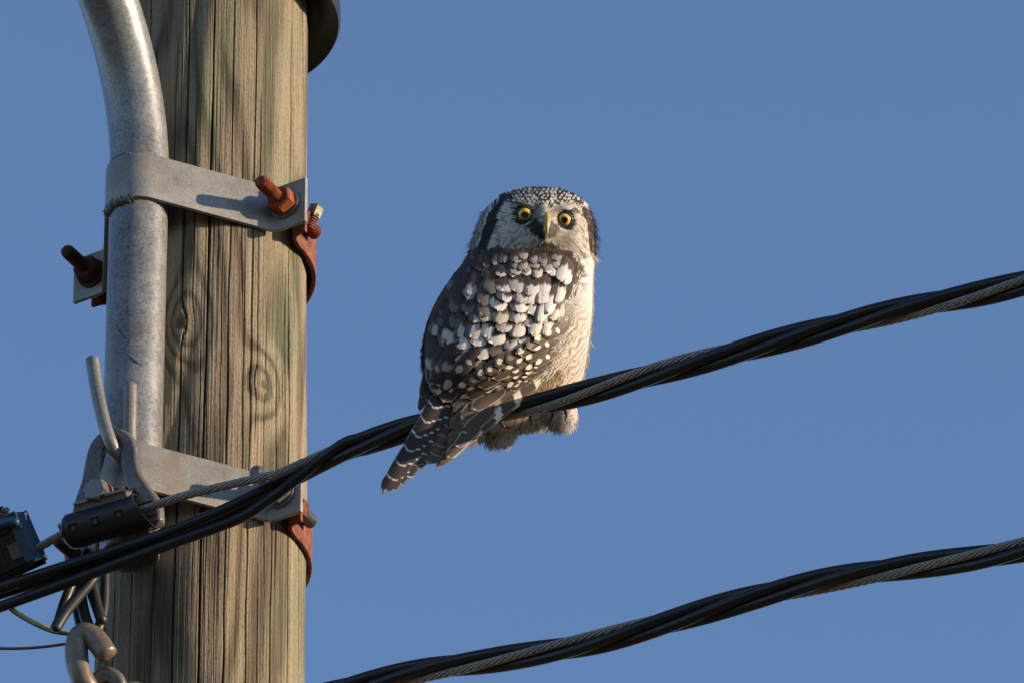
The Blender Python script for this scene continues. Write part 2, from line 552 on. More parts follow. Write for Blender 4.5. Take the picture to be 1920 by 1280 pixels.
# strap outline in (t, n): flange - leg - round the pipe - leg - flange
def strap_path():
    c = np.array([0, PN]); r = PR + 4 * K
    f0 = np.array([258 * K, 66 * K]); f1 = np.array([190 * K, 66 * K])
    d = f1 - c; L = np.linalg.norm(d); al = math.atan2(d[1], d[0]) + math.acos(r / L)
    a0 = al
    pts = [f0, f0 * .5 + f1 * .5]
    tp = c + r * np.array([math.cos(a0), math.sin(a0)])
    d1 = (f0 - f1) / np.linalg.norm(f0 - f1); d2 = (tp - f1) / np.linalg.norm(tp - f1)
    for q in np.linspace(0, 1, 6):              # rounded bend
        p0, p2 = f1 + d1 * 12 * K, f1 + d2 * 12 * K
        pts.append((1 - q) ** 2 * p0 + 2 * q * (1 - q) * f1 + q * q * p2)
    pts.append(f1 * .5 + tp * .5)
    for q in np.linspace(a0, math.pi - a0, 22): pts.append(c + r * np.array([math.cos(q), math.sin(q)]))
    half = pts[:9]
    return np.array(pts + [np.array([-p[0], p[1]]) for p in half[::-1]])
SPATH = strap_path()
ST = 8.5 * K
def build_strap(O, name):
    p3 = np.array([cl(O, t, n, 0) for t, n in SPATH])
    v, f = sweep(p3, rrect(2 * SH, ST, 1.6 * K, 2), up=ZV)
    o = MB().add(v, f).build(name, STRAP, arm, auto=35)
    return o
for O in (OU, OL):
    build_strap(O, "clamp_strap")

# weld beads where the straps meet the pipe
def weld(O, dz, a0, a1, seed, wr=4.6):
    r = np.random.default_rng(seed)
    n = 46
    qa = np.linspace(R_(a0), R_(a1), n)
    pth = np.array([cl(O, (PR + 1.5 * K) * math.cos(q), PN + (PR + 1.5 * K) * math.sin(q), dz + r.uniform(-1.6, 1.6) * K) for q in qa])
    sc = 1 + .35 * np.sin(np.arange(n) * 1.7) + r.uniform(-.25, .25, n)
    sc[0] = sc[-1] = .3
    MB().add(*sweep(pth, circ(wr * K, 8), up=ZV, scale=sc)).build("weld_bead", CAST, arm)
weld(OU, -SH - 1 * K, 66, 150, 1, 7.5); weld(OU, SH + 1.5 * K, 75, 140, 2)
weld(OL, SH + 1.5 * K, 60, 140, 3)

# cut marks and a twig of tape on the pipe (dark scratches)
DARK = mat_plain("dark_scrape", (.03, .03, .032), .6)
def on_pipe(px, py):
    ts = np.linspace(0, 900, 3601); pts = P(np.full_like(ts, px), np.full_like(ts, py), ts)
    c = np.array([AX0[0], AX0[1]]) + NV[:2] * PN
    d = np.hypot(pts[:, 0] - c[0], pts[:, 1] - c[1])
    i = np.where(d < PR)[0]
    return pts[i[-1]] if len(i) else pts[np.argmin(d)]
for q in ([(216, 608), (232, 630), (260, 650)], [(235, 661), (252, 675), (270, 690)]):
    pp = smooth_path([on_pipe(*w) for w in q], 14)
    MB().add(*sweep(pp, rrect(3.5 * K, 3.5 * K, K, 1), scale=np.concatenate([np.linspace(.3, 1, 7), np.linspace(1, .2, 7)]))).build("gouge", DARK, arm)

# ------------------------------------------------------------------ rusty rear bands
def rear_band(O, label):
    th = thing("rear_clamp_band", cl(O, 0, -190 * K, 0), label, "clamp band", "rear bands of the arm clamps")
    r = 199 * K
    pts = [(238 * K, 34 * K), (226 * K, 34 * K), (212 * K, 30 * K), (204 * K, 18 * K)]
    for q in np.linspace(-2, -178, 60): pts.append((r * math.cos(R_(q)), r * math.sin(R_(q))))
    pts += [(-p[0], p[1]) for p in pts[:4][::-1]]
    p3 = smooth_path(np.array([cl(O, t, n, 0) for t, n in pts]), 120)
    MB().add(*sweep(p3, rrect(2 * SH * .92, 8 * K, 1.8 * K, 2), up=ZV)).build("band", RUSTB, th, auto=40)
    return th
rear_band(OU, "rusty steel band around the back of the pole behind the higher strap")
rear_band(OL, "rusty steel band around the back of the pole behind the lower strap")

# ------------------------------------------------------------------ threaded bolts
def threaded(o, d, r, L, pitch, seg=20):
    d = np.asarray(d, float); ref = ZV
    u = ref - d * (d @ ref); u /= np.linalg.norm(u); b = np.cross(d, u)
    n = int(L / pitch * 6)
    s = np.linspace(0, L, n); aa = np.linspace(0, 2 * math.pi, seg, endpoint=False)
    S, A = np.meshgrid(s, aa, indexing='ij')
    ph = (S / pitch - A / (2 * math.pi)) % 1
    rr = r * (1 - .24 * np.abs(2 * ph - 1))
    rr = rr * np.clip(.80 + (L - S) / (pitch * 1.2) * .2, 0, 1)
    v = (o + d * S[..., None] + (u * np.cos(A)[..., None] + b * np.sin(A)[..., None]) * rr[..., None]).reshape(-1, 3)
    f = grid_faces(n, seg); f.append(tuple(range(seg))[::-1]); f.append(tuple((n - 1) * seg + j for j in range(seg)))
    return v, f

def hexnut(o, d, af, h, spin=0.0, hole=None):
    """six-sided nut with chamfered corners"""
    d = np.asarray(d, float); u = ZV - d * (d @ ZV); u /= np.linalg.norm(u); b = np.cross(d, u)
    rc = af / math.sqrt(3)
    rings = [(0, rc), (h * .86, rc), (h, rc * .90)]
    v = []
    for s, r in rings:
        for k in range(6):
            q = spin + k * math.pi / 3
            v.append(o + d * s + (u * math.cos(q) + b * math.sin(q)) * r)
    for k in range(24):                                   # round chamfer circle on the face
        q = spin + k * math.pi / 12
        v.append(o + d * (h + .0003) + (u * math.cos(q) + b * math.sin(q)) * af * .47)
    f = grid_faces(3, 6)
    f.append(tuple(range(6))[::-1]); f.append(tuple(12 + k for k in range(6))); f.append(tuple(18 + k for k in range(24)))
    return np.array(v), f

def clamp_bolt(O, side, label, mrod, mnut, mwash, rear=None, nf=92):
    base = cl(O, side * 216 * K, 0, 0)
    th = thing("threaded_bolt", base + NV * (66 * K), label, "bolt", "bolts of the arm clamps")
    n0 = 66 * K + ST / 2
    MB().add(*threaded(base + NV * (-34 * K), NV, 14 * K, n0 + 34 * K + nf * K, 5.2 * K)).build("rod", mrod, th, auto=60)
    w = MB().add(*lathe([(0, 29 * K), (.0004, 30 * K), (5 * K, 30 * K), (6 * K, 29 * K)], base + NV * n0, NV, 36)).build("washer", mwash, th, auto=40)
    MB().add(*hexnut(base + NV * (n0 + 6 * K), NV, 46 * K, 24 * K, R_(8 if side > 0 else 22))).build("nut", mnut, th, smooth=False)
    MB().add(*hexnut(base + NV * (30 * K), -NV, 44 * K, 22 * K, R_(20))).build("nut", rear or mnut, th, smooth=False)
    return th
clamp_bolt(OU, 1, "orange rusty threaded bolt and nut on the higher strap's sunlit flange", RUST, RUST, STEEL, RUSTB)
clamp_bolt(OU, -1, "rusted threaded bolt with shade painted into its colour, sticking out beyond the pipe at the higher strap", RUST_SHADE, RUST_SHADE, RUST_SHADE)
clamp_bolt(OL, 1, "grey steel threaded bolt and nut on the lower strap, half behind the cables", STEEL, STEEL, STEEL, RUSTB)
clamp_bolt(OL, -1, "grey steel threaded bolt of the lower strap, mostly hidden behind the black sleeve", RUST_SHADE, STEEL, STEEL)
# square-ended stud behind the upper right flange
GREENISH = mat_galv("dull_brass_stud", (.10, .10, .07), (.30, .29, .20), (.5, .7), .4, .5)
c0 = cl(OU, 240 * K, 10 * K, 8 * K)
st = thing("square_stud", c0, "short dull square-headed stud sticking out behind the higher strap's flange", "stud")
ax = TV * .4 + ZV * .9; ax /= np.linalg.norm(ax)
MB().add(*boxv(c0 + ax * 6 * K, np.cross(ax, NV) * 9 * K, NV * 9 * K, ax * 11 * K, 1.2 * K)).build("head", GREENISH, st, smooth=False)
MB().add(*threaded(c0 - ax * 30 * K, ax, 12 * K, 34 * K, 5 * K)).build("shank", RUSTB, st)

# ------------------------------------------------------------------ upper hook (rod welded to the pipe) and the yoke hanging in it
PIPE_C = lambda z: pipe_pt(z, PN)
def px_path(pts, n): return P(*np.array(smooth_path(np.array(pts, float), n)).T)
sh = on_pipe(245, 716); shT = proj(sh)[2]; sb = on_pipe(243, 835); sbT = proj(sb)[2]
hk = thing("rod_hook", sb, "upright grey rod hook with a free bent tip, welded to the galvanised pipe", "hook")
hp = [(244, 716, shT + 6), (244, 760, shT + 37), (243, 800, shT + 65), (243, 836, sbT + 8), (238, 862, sbT + 32), (228, 860, sbT + 62),
      (213, 840, sbT + 75), (200, 808, sbT + 65), (190, 770, sbT + 38), (180, 720, sbT + 5), (172, 668, sbT - 30)]
MB().add(*tube(px_path(hp, 70), 12.5 * K, 18, rounded=.004)).build("rod", mat_galv("hook_rod", (.11, .11, .10), (.22, .205, .18), (.3, .45), .35, .2), hk)
yT = sbT + 66
sus = thing("suspension_clamp", P(205, 985, yT + 105), "forged grey pear-shaped yoke and clamp with a black sleeve hanging from the rod hook", "cable clamp")
CD = np.array([1.0, .46])     # cable run: right, and towards the lens
def YK(x, y): return (x, y, yT + (y - 845) * .70 + (x - 212) * .42)
yl_ = [(150, 1018), (150, 985), (157, 945), (170, 905), (176, 872), (185, 840), (203, 822), (224, 820), (241, 836), (245, 868), (252, 898), (268, 925), (284, 952), (289, 985)]
yp = px_path([YK(*q) for q in yl_], 90)
sc = 1 + .30 * np.exp(-((np.linspace(0, 1, 90) - .93) / .12) ** 2) + .1 * np.exp(-((np.linspace(0, 1, 90) - .05) / .1) ** 2)
nrm = np.array([-.42, -1.0, 0]); nrm /= np.linalg.norm(nrm)
MB().add(*sweep(yp, rrect(20 * K, 32 * K, 7 * K, 4), up=TOW * 1.0 + RIGHT * -.35, scale=sc)).build("yoke", CAST, sus)
# sleeve: a black half-open cover round the messenger wire
SA, SB = np.array([120, 1000, yT + 95.]), np.array([272, 956, yT + 140.])
A3, B3 = P(*SA), P(*SB)
ad = (B3 - A3) / np.linalg.norm(B3 - A3); LS = np.linalg.norm(B3 - A3)
u0 = UPV - ad * (UPV @ ad); u0 /= np.linalg.norm(u0); w0 = np.cross(ad, u0)   # w0 towards the lens or away
if w0 @ TOW < 0: w0 = -w0
def sleeve():
    mb = MB()
    nseg, nl = 40, 26
    q = np.linspace(R_(-150), R_(118), nseg)             # open at the back
    outer, inner = [], []
    for s in np.linspace(0, 1, nl):
        r = 33 * K * (1 + .10 * np.clip((s - .86) / .14, 0, 1) ** 2 - .45 * np.clip((.09 - s) / .09, 0, 1) ** 2.0)
        c = A3 + ad * LS * s
        o = c + (w0[None] * np.cos(q)[:, None] * r * .8 + u0[None] * np.sin(q)[:, None] * r)
        o = o + ad[None] * (np.cos(q)[:, None] * 0 + np.clip(np.sin(q), -1, 1)[:, None] * -14 * K * np.clip((s - .6) / .4, 0, 1))
        outer.append(o); inner.append(c + (o - c) * (1 - 3.5 * K / r))
    v = np.concatenate(outer + inner[::-1])
    f = grid_faces(2 * nl, nseg, closed=False)
    nn = 2 * nl
    f += [(i * nseg, (i + 1) * nseg, (nn - 2 - i) * nseg, (nn - 1 - i) * nseg) for i in range(nl - 1)]
    f += [(i * nseg + nseg - 1, (nn - 1 - i) * nseg + nseg - 1, (nn - 2 - i) * nseg + nseg - 1, (i + 1) * nseg + nseg - 1) for i in range(nl - 1)]
    f += [((nn - 1) * nseg + j, (nn - 1) * nseg + j + 1, j + 1, j) for j in range(nseg - 1)]
    return mb.add(v, f)
slv = sleeve().build("insulating_sleeve", BLACK, sus, auto=50)
CLIP = mat_plain("grey_clip", (.09, .08, .07), .5)
for s in (.18, .45, .74):
    c = A3 + ad * LS * s + w0 * 26.5 * K * .94 + u0 * 5 * K
    MB().add(*boxv(c, ad * 4.5 * K, u0 * 4.5 * K, w0 * 1.6 * K, .6 * K)).build("clip", CLIP, sus, smooth=False)
    mb = MB()
    for (e, h, hw, hh) in ((-5.5, 0, 1.3, 6.8), (5.5, -2, 1.3, 4), (0, 6, 6.8, 1.3), (-2, -6.4, 4.6, 1.3)):
        mb.add(*boxv(c + ad * e * K + u0 * h * K + w0 * 1.5 * K, ad * hw * K, u0 * hh * K, w0 * 2.4 * K, .3 * K))
    mb.build("clip_frame", BLACK, sus, smooth=False)
# keeper plate and its hex bolt on top of the sleeve
kc = P(200, 944, yT + 95)
kp = boxv(kc, ad * 46 * K, u0 * 12 * K, w0 * 30 * K, 5 * K)
MB().add(*kp).build("keeper_plate", STEEL, sus, auto=40)
hb = P(190, 928, yT + 98)
hd_ = TOW * .78 + RIGHT * -.42 + UPV * .42; hd_ /= np.linalg.norm(hd_)
bo = MB().add(*hexnut(hb + hd_ * 6 * K, hd_, 40 * K, 24 * K, R_(14))).build("hex_bolt", STEEL, sus, smooth=False)
MB().add(*lathe([(0, 25 * K), (1 * K, 26 * K), (5 * K, 26 * K), (6 * K, 25 * K)], hb, hd_, 32)).build("washer", RUSTB, bo, auto=40)
MB().add(*tube(px_path([(228, 912, yT + 70), (232, 925, yT + 88), (238, 942, yT + 100)], 14), 6 * K, 10, rounded=.003)).build("split_pin", STEEL, sus)
MB().add(*boxv(P(258, 1004, yT + 108), ad * 24 * K, u0 * 12 * K, w0 * 14 * K, 4 * K)).build("clamp_jaw", CAST, sus, auto=40)
MB().add(*boxv(P(206, 975, yT + 90), ad * 88 * K, u0 * 13 * K, w0 * 13 * K, 6 * K)).build("clamp_body", CAST, sus, auto=40)

# ------------------------------------------------------------------ cables
CONDM = mat_black("cable_sheath", (.010, .010, .012), .34)
WIREM = mat_galv("bare_messenger", (.13, .12, .108), (.30, .272, .235), (.32, .45), .5, .3, 600)
TC = 940.0                    # upper cable's distance where the owl sits
def cable_T(x): return TC + .46 * (x - 1000)

def stranded(path, R, ns, lay, m=8):
    """bare stranded wire: helical strands round a core, one mesh"""
    t, u, b = frames(path)
    L = np.concatenate([[0], np.cumsum(np.linalg.norm(np.diff(path, axis=0), axis=1))])
    mb = MB(); rs = R * math.sin(math.pi / ns) / (1 + math.sin(math.pi / ns)) * 1.06; rh = R - rs
    for k in range(ns):
        a = 2 * math.pi * (L / lay + k / ns)
        mb.add(*tube(path + u * (np.cos(a) * rh)[:, None] + b * (np.sin(a) * rh)[:, None], rs, m))
    mb.add(*tube(path, rh * .9, 8))
    return mb

def densify(path, step):
    L = np.concatenate([[0], np.cumsum(np.linalg.norm(np.diff(path, axis=0), axis=1))])
    n = int(L[-1] / step); s = np.linspace(0, L[-1], n)
    return np.stack([np.interp(s, L, path[:, k]) for k in range(3)], 1)

def bundle(name, ctr_px, ph0, lay, x0blend, left_paths, label, group, x_end=None):
    """three sheathed conductors and a bare messenger laid up round a common centre"""
    c = np.array(smooth_path(np.array(ctr_px, float), 700))
    pc = P(*c.T)
    t, u, b = frames(pc, up=UPV)
    L = np.concatenate([[0], np.cumsum(np.linalg.norm(np.diff(pc, axis=0), axis=1))])
    th = thing(name, pc[350], label, "cable", group)
    rc, rm = 10.2 * K, 8.0 * K
    rh = 13.0 * K
    for k in range(4):
        # phase 0 = towards the lens
        a = ph0 + 2 * math.pi * (L - L[np.argmin(abs(c[:, 0] - x0blend[0]))]) / lay + k * math.pi / 2
        hel = pc + (b * np.cos(a)[:, None] * rh * SIGN + u * np.sin(a)[:, None] * rh)
        if left_paths is not None:
            lp = left_paths[k]
            i0 = np.argmin(abs(c[:, 0] - x0blend[1]))
            pts = np.vstack([P(*np.array(smooth_path(np.array(lp, float), 60)).T), hel[i0::18], hel[-1:]])
            hel = smooth_path(pts, 620)
        if k == 0:
            stranded(densify(hel, .0022), rm, 7, -.062).build("messenger_wire", WIREM, th)
        else:
            MB().add(*tube(hel, rc, 16)).build("conductor", CONDM, th)
    return th
SIGN = -1.0
_t, _u, _b = frames(P(np.array([0., 100]), np.array([0., 0]), np.array([0., 46])), up=UPV)
SIGN = 1.0 if _b[0] @ TOW > 0 else -1.0

def U(x, y, T=None): return (x, y, cable_T(x) if T is None else T)
up_ctr = [U(560, 880), U(620, 853), U(700, 825), U(790, 797), U(900, 775), U(1000, 758), U(1100, 735), U(1250, 694), U(1400, 655), U(1550, 616),
          U(1700, 580), U(1850, 548), U(2000, 512), U(2150, 478)]
slT = lambda x: yT + 95 + (x - 120) * .30
left = [
    [(-60, 1080, yT + 60), (20, 1049, yT + 78), (75, 1024, yT + 88), (120, 1000, yT + 95), (195, 978, yT + 117), (270, 954, yT + 140), (340, 930, yT + 172), (430, 908, yT + 215), (520, 888, yT + 250)],
    [(-80, 1128, 640), (0, 1101, 655), (100, 1068, 672), (200, 1036, 690), (300, 1002, 705), (400, 963, 717), (470, 930, 728), (530, 898, 745)],
    [(-80, 1142, 625), (0, 1113, 640), (100, 1082, 655), (200, 1051, 672), (300, 1016, 688), (400, 980, 700), (470, 948, 712), (530, 912, 722)],
    [(-80, 1168, 655), (0, 1137, 672), (100, 1101, 688), (200, 1064, 702), (300, 1026, 716), (400, 990, 728), (460, 965, 738), (520, 925, 755)],
]
bundle("twisted_cable", up_ctr, R_(0), 740 * K * 1.08, (1120, 640), left,
       "black twisted overhead cable that the owl perches on, clamped to the pole", "overhead cables")
def Lw(x, y): return (x, y, TC + (y - (758 - (x - 1000) * .245)) * .68 + .46 * (x - 1000))
lo_ctr = [Lw(180, 1440), Lw(400, 1365), Lw(560, 1316), Lw(680, 1283), Lw(800, 1256), Lw(950, 1233), Lw(1100, 1206), Lw(1250, 1166), Lw(1400, 1123), Lw(1550, 1088), Lw(1700, 1063), Lw(1850, 1042), Lw(2000, 1012), Lw(2150, 985)]
bundle("twisted_cable", lo_ctr, R_(0), 800 * K * 1.06, (960, 0), None,
       "lower black twisted overhead cable crossing the sky below the owl", "overhead cables")

# sleeve seam on one conductor, left of the pole
cuff = thing("cable_sleeve", P(55, 1082, 668), "short black heat-shrink sleeve round the conductor near the branch connector", "sleeve")
MB().add(*tube(px_path([(-60, 1122, 643), (0, 1101, 655), (38, 1088.5, 662)], 20), 12 * K, 18)).build("sleeve_tube", BLACK, cuff)

# ------------------------------------------------------------------ branch connector at the left edge
BLUE = mat_plain("blue_black_plastic", (.012, .055, .10), .35, var=.3)
cxd = P(*[60., 985., yT + 70]) - P(*[-60., 1040., yT + 40]); cxd /= np.linalg.norm(cxd)
cu = UPV - cxd * (UPV @ cxd); cu /= np.linalg.norm(cu); cw = np.cross(cxd, cu)
if cw @ TOW < 0: cw = -cw
cc = P(5, 1022, yT + 95)
con = thing("branch_connector", cc, "black and blue plastic branch connector gripping the messenger wire left of the pole", "connector")
MB().add(*boxv(cc - cxd * 18 * K - cu * 14 * K, cxd * 62 * K, cu * 36 * K, cw * 34 * K, 9 * K)).build("body", BLACK, con, auto=40)
MB().add(*boxv(cc - cxd * 26 * K + cu * 38 * K, cxd * 38 * K, cu * 22 * K, cw * 28 * K, 9 * K)).build("top_shell", BLACK, con, auto=40)
MB().add(*boxv(cc + cxd * 48 * K - cu * 4 * K, cxd * 6 * K, cu * 46 * K, cw * 38 * K, 3 * K)).build("flange", BLUE, con, auto=40)
MB().add(*tube(np.array([cc + cxd * 22 * K + cu * (30 + q) * K + cw * 24 * K for q in np.linspace(-22, 22, 10)]), 17 * K, 16, rounded=.008)).build("drum", BLACK, con)
MB().add(*tube(smooth_path([cc + cxd * 18 * K + cu * 34 * K + cw * 40 * K, cc + cxd * 40 * K + cu * 30 * K + cw * 44 * K, cc + cxd * 58 * K + cu * 22 * K + cw * 40 * K], 14), 9 * K, 12, rounded=.005)).build("lever", BLUE, con)
for e, h in ((6, 66), (46, 56)):
    MB().add(*lathe([(0, 5 * K), (18 * K, 5 * K), (18 * K, 8 * K), (24 * K, 8 * K), (26 * K, 6 * K)], cc + cxd * (e - 14) * K + cu * (h - 22) * K + cw * 6 * K, cu, 14)).build("stud", CAST, con, auto=40)
for e in range(5):
    MB().add(*boxv(cc + cxd * (-62 + e * 16) * K - cu * 14 * K + cw * 34.5 * K, cxd * 2 * K, cu * 26 * K, cw * 2 * K, .8 * K)).build("rib", BLACK, con, smooth=False)
MB().add(*boxv(cc + cxd * 28 * K - cu * 22 * K + cw * 36 * K, cxd * 10 * K, cu * 14 * K, cw * 1.2 * K, .5 * K)).build("tag_plate", mat_plain("grey_tag", (.06, .06, .062), .5), con, smooth=False)

# ------------------------------------------------------------------ hanging tails and thin wires
TAIL = mat_black("tail_sheath", (.016, .015, .014), .42)
def tail(pts, r, label, m=TAIL, name="cable_tail", cat="cable", group="cable tails under the clamp"):
    p = px_path(pts, 60)
    o = MB().add(*tube(p, r * K, 14, rounded=.003)).build(name, m, None)
    return tag(o, label, cat, group)
tail([(196, 1040, 640), (174, 1083, 668), (146, 1118, 690), (122, 1148, 708), (101, 1182, 728)], 10.5, "short black cable tail slanting down left to its cut end under the conductors", TAIL)
tail([(168, 1030, 600), (140, 1082, 632), (124, 1120, 655), (114, 1150, 675), (108, 1172, 690)], 9.5, "dark cable tail tucked behind the slanting cut tail", TAIL)
TG = "hanging loops behind the lower hook"
tail([(152, 1050, 590), (150, 1100, 628), (158, 1150, 665), (171, 1182, 690), (186, 1200, 700)], 10.5, "black cable loop hanging straight down behind the curl of the lower hook", group=TG)
tail([(166, 1060, 610), (176, 1110, 645), (186, 1150, 675), (192, 1163, 685), (186, 1150, 668), (172, 1110, 634)], 10, "black cable folded tight into a hanging bight above the lower hook", group=TG)
tail([(196, 1050, 560), (196, 1090, 588), (195, 1130, 616), (190, 1160, 640), (182, 1185, 655)], 9.5, "black cable loop lying against the pole's shaded side", group=TG)
tail([(144, 1080, 590), (143, 1120, 620), (148, 1160, 645), (158, 1190, 665)], 9, "blackest hanging cable loop, farthest out from the pole, above the hook's curl", group=TG)
YG = mat_plain("yellow_green_sheath", (.30, .27, .04), .4); CY = mat_plain("teal_sheath", (.03, .17, .22), .4); BR = mat_plain("brown_sheath", (.10, .045, .022), .45)
tail([(10, 1128, 665), (30, 1145, 675), (62, 1164, 690), (98, 1179, 705), (135, 1186, 712)], 3.0, "thin yellow-green earth wire running to the lower hook", YG, "thin_wire", "wire", "thin wires")
tail([(8, 1131, 660), (28, 1149, 670), (62, 1169, 685), (98, 1184, 700), (135, 1189.5, 708)], 2.6, "thin teal wire running alongside the yellow-green one", CY, "thin_wire", "wire", "thin wires")
tail([(-30, 1214, 670), (30, 1215, 690), (80, 1212, 705), (132, 1205, 715)], 2.8, "thin dark brown wire below the yellow-green one", BR, "thin_wire", "wire", "thin wires")

# ------------------------------------------------------------------ lower hook and the eye hanging from it
hT = 735
lh = thing("pigtail_hook", P(240, 1330, 660), "thick brownish curled steel hook screwed into the pole near its lower end in view", "hook")
hp = [(196, 1222, hT + 36), (186, 1206, hT + 28), (172, 1192, hT + 18), (155, 1188, hT + 12), (145, 1204, hT + 16), (144, 1232, hT + 30), (150, 1260, hT + 44), (162, 1286, hT + 50), (180, 1306, hT + 40), (205, 1310, hT + 10), (232, 1302, hT - 50), (262, 1296, hT - 120), (300, 1290, hT - 230)]
hp[0] = (203, 1232, hT + 42)
MB().add(*tube(px_path(hp, 110), 21 * K, 22, rounded=.004)).build("curl", HOOKM, lh)
eye_t = thing("hanging_eye", P(200, 1300, hT + 10), "grey forged steel eye with raised letters hanging in the curled hook", "eye fitting")
ec = P(200, 1296, hT + 22)
en = TOW * .9 + RIGHT * -.25 + UPV * .2; en /= np.linalg.norm(en)
eu = UPV - en * (UPV @ en); eu /= np.linalg.norm(eu); eb = np.cross(eu, en)
qa = np.linspace(0, 2 * math.pi, 49)[:-1]
rr = np.concatenate([[ec + eu * 30 * K * math.cos(q) + eb * 24 * K * math.sin(q)] for q in qa])
tt = np.stack([-eu * math.sin(q) + eb * math.cos(q) for q in qa])
oo = np.stack([eu * math.cos(q) + eb * math.sin(q) for q in qa])
pf = rrect(30 * K, 26 * K, 9 * K, 4)
v = (rr[:, None] + oo[:, None] * pf[None, :, :1] + en[None, None] * pf[None, :, 1:2]).reshape(-1, 3)
f = grid_faces(48, len(pf)); n_ = len(pf)
f += [(47 * n_ + j, 47 * n_ + (j + 1) % n_, (j + 1) % n_, j) for j in range(n_)]
MB().add(v, f).build("ring", CAST, eye_t)
fc = bpy.data.curves.new("raised_letters", 'FONT'); fc.body = "GAA1"; fc.size = 13 * K; fc.extrude = 1.6 * K; fc.align_x = 'CENTER'
fo = bpy.data.objects.new("tmp_text", fc); COL.objects.link(fo)
bpy.context.view_layer.update()
fm = bpy.data.meshes.new_from_object(fo.evaluated_get(bpy.context.evaluated_depsgraph_get()))
bpy.data.objects.remove(fo)
co = np.array([w.co for w in fm.vertices])
ang = -co[:, 0] / (31 * K)
rad = (25.5 * K + co[:, 1])
new = ec + (eu[None] * np.cos(ang)[:, None] - eb[None] * np.sin(ang)[:, None]) * (rad)[:, None] + en[None] * (12.5 * K + co[:, 2])[:, None]
for w, q in zip(fm.vertices, new): w.co = Vector(q)
link("raised_letters", fm, CAST, eye_t, smooth=False)

# ------------------------------------------------------------------ the owl
# cross-sections from crown to belly: image row, left edge, right edge, centre depth, half depth, slant
OT = TC - 10.0
ROWS = np.array([
    (351.5, 1008, 1016, -232, 3, 0), (354, 980, 1044, -230, 30, 0), (359, 960, 1060, -228, 52, 0), (368, 939, 1081, -224, 72, 0), (380, 922, 1098, -220, 88, 0),
    (400, 905, 1108, -214, 100, 0), (425, 895, 1114, -206, 106, 0), (450, 887, 1116, -198, 104, 0), (468, 882, 1116, -188, 101, -.02),
    (488, 871, 1115, -168, 104, -.05), (510, 855, 1113, -150, 113, -.10), (540, 833, 1112, -130, 124, -.14), (580, 811, 1112, -110, 130, -.18),
    (620, 798, 1108, -96, 130, -.22), (660, 793, 1103, -86, 122, -.28), (700, 798, 1096, -80, 108, -.34), (740, 816, 1084, -78, 88, -.38),
    (770, 842, 1066, -78, 66, -.40), (798, 868, 1030, -80, 42, -.40), (818, 888, 965, -82, 14, -.40)], float)
def row(y):
    y = np.clip(y, ROWS[0, 0], ROWS[-1, 0])
    i = np.clip(np.searchsorted(ROWS[:, 0], y) - 1, 0, len(ROWS) - 2)
    y0, y1 = ROWS[i, 0], ROWS[i + 1, 0]; t = (y - y0) / (y1 - y0); h = y1 - y0
    sl = np.gradient(ROWS[:, 1:], ROWS[:, 0], axis=0)
    out = []
    for k in range(5):
        p0, p1 = ROWS[i, k + 1], ROWS[i + 1, k + 1]; m0, m1 = sl[i, k] * h, sl[i + 1, k] * h
        if k in (0, 1):  # keep the crown round, avoid overshoot
            m0 = np.clip(m0, -3 * abs(p1 - p0), 3 * abs(p1 - p0)); m1 = np.clip(m1, -3 * abs(p1 - p0), 3 * abs(p1 - p0))
        out.append((2 * t ** 3 - 3 * t ** 2 + 1) * p0 + (t ** 3 - 2 * t ** 2 + t) * m0 + (-2 * t ** 3 + 3 * t ** 2) * p1 + (t ** 3 - t ** 2) * m1)
    xl, xr, dc, hd, sh_ = out
    return (xl + xr) / 2, (xr - xl) / 2, dc, hd, sh_
EYES = [(984, 403, 11.9), (1058, 412.5, 11.2)]
def G2(x, y, cx, cy, sx, sy): return np.exp(-((x - cx) / sx) ** 2 - ((y - cy) / sy) ** 2)
def relief(x, y):
    """brows, eye sockets, cheeks and muzzle"""
    r = 0
    for ex, ey, er in EYES: r = r - 10 * G2(x, y, ex, ey + 1, 17, 15)
    r = r + 11 * G2(x - .30 * (y - 385), y, 972, 384, 24, 8) + 11 * G2(x + .25 * (y - 390), y, 1072, 392, 24, 8)
    r = r + 15 * G2(x, y, 1022, 425, 17, 24) + 5 * G2(x, y, 958, 440, 26, 20) + 5 * G2(x, y, 1078, 448, 20, 20)
    r = r + 6 * G2(x, y, 1020, 385, 12, 18) - 5 * G2(x, y, 1020, 470, 60, 9)
    return r
def surf(x, y, side=1):
    xc, hw, dc, hd, s = row(y)
    u = np.clip((x - xc) / hw, -.985, .985)
    q = np.sqrt(1 - u * u)
    # the face and back are flatter than an ellipse
    q = q ** .82
    T = dc + side * hd * q + s * (x - xc)
    if side > 0: T = T + relief(x, y) * np.clip(q * 1.6, 0, 1)
    return OT + T
def nrm_at(x, y):
    e = 1.5
    a_ = P(x + e, y, surf(x + e, y)) - P(x - e, y, surf(x - e, y)); b_ = P(x, y + e, surf(x, y + e)) - P(x, y - e, surf(x, y - e))
    n = np.cross(a_, b_); n /= np.linalg.norm(n, axis=-1, keepdims=True) + 1e-12
    return np.where((n @ TOW)[..., None] < 0, -n, n)

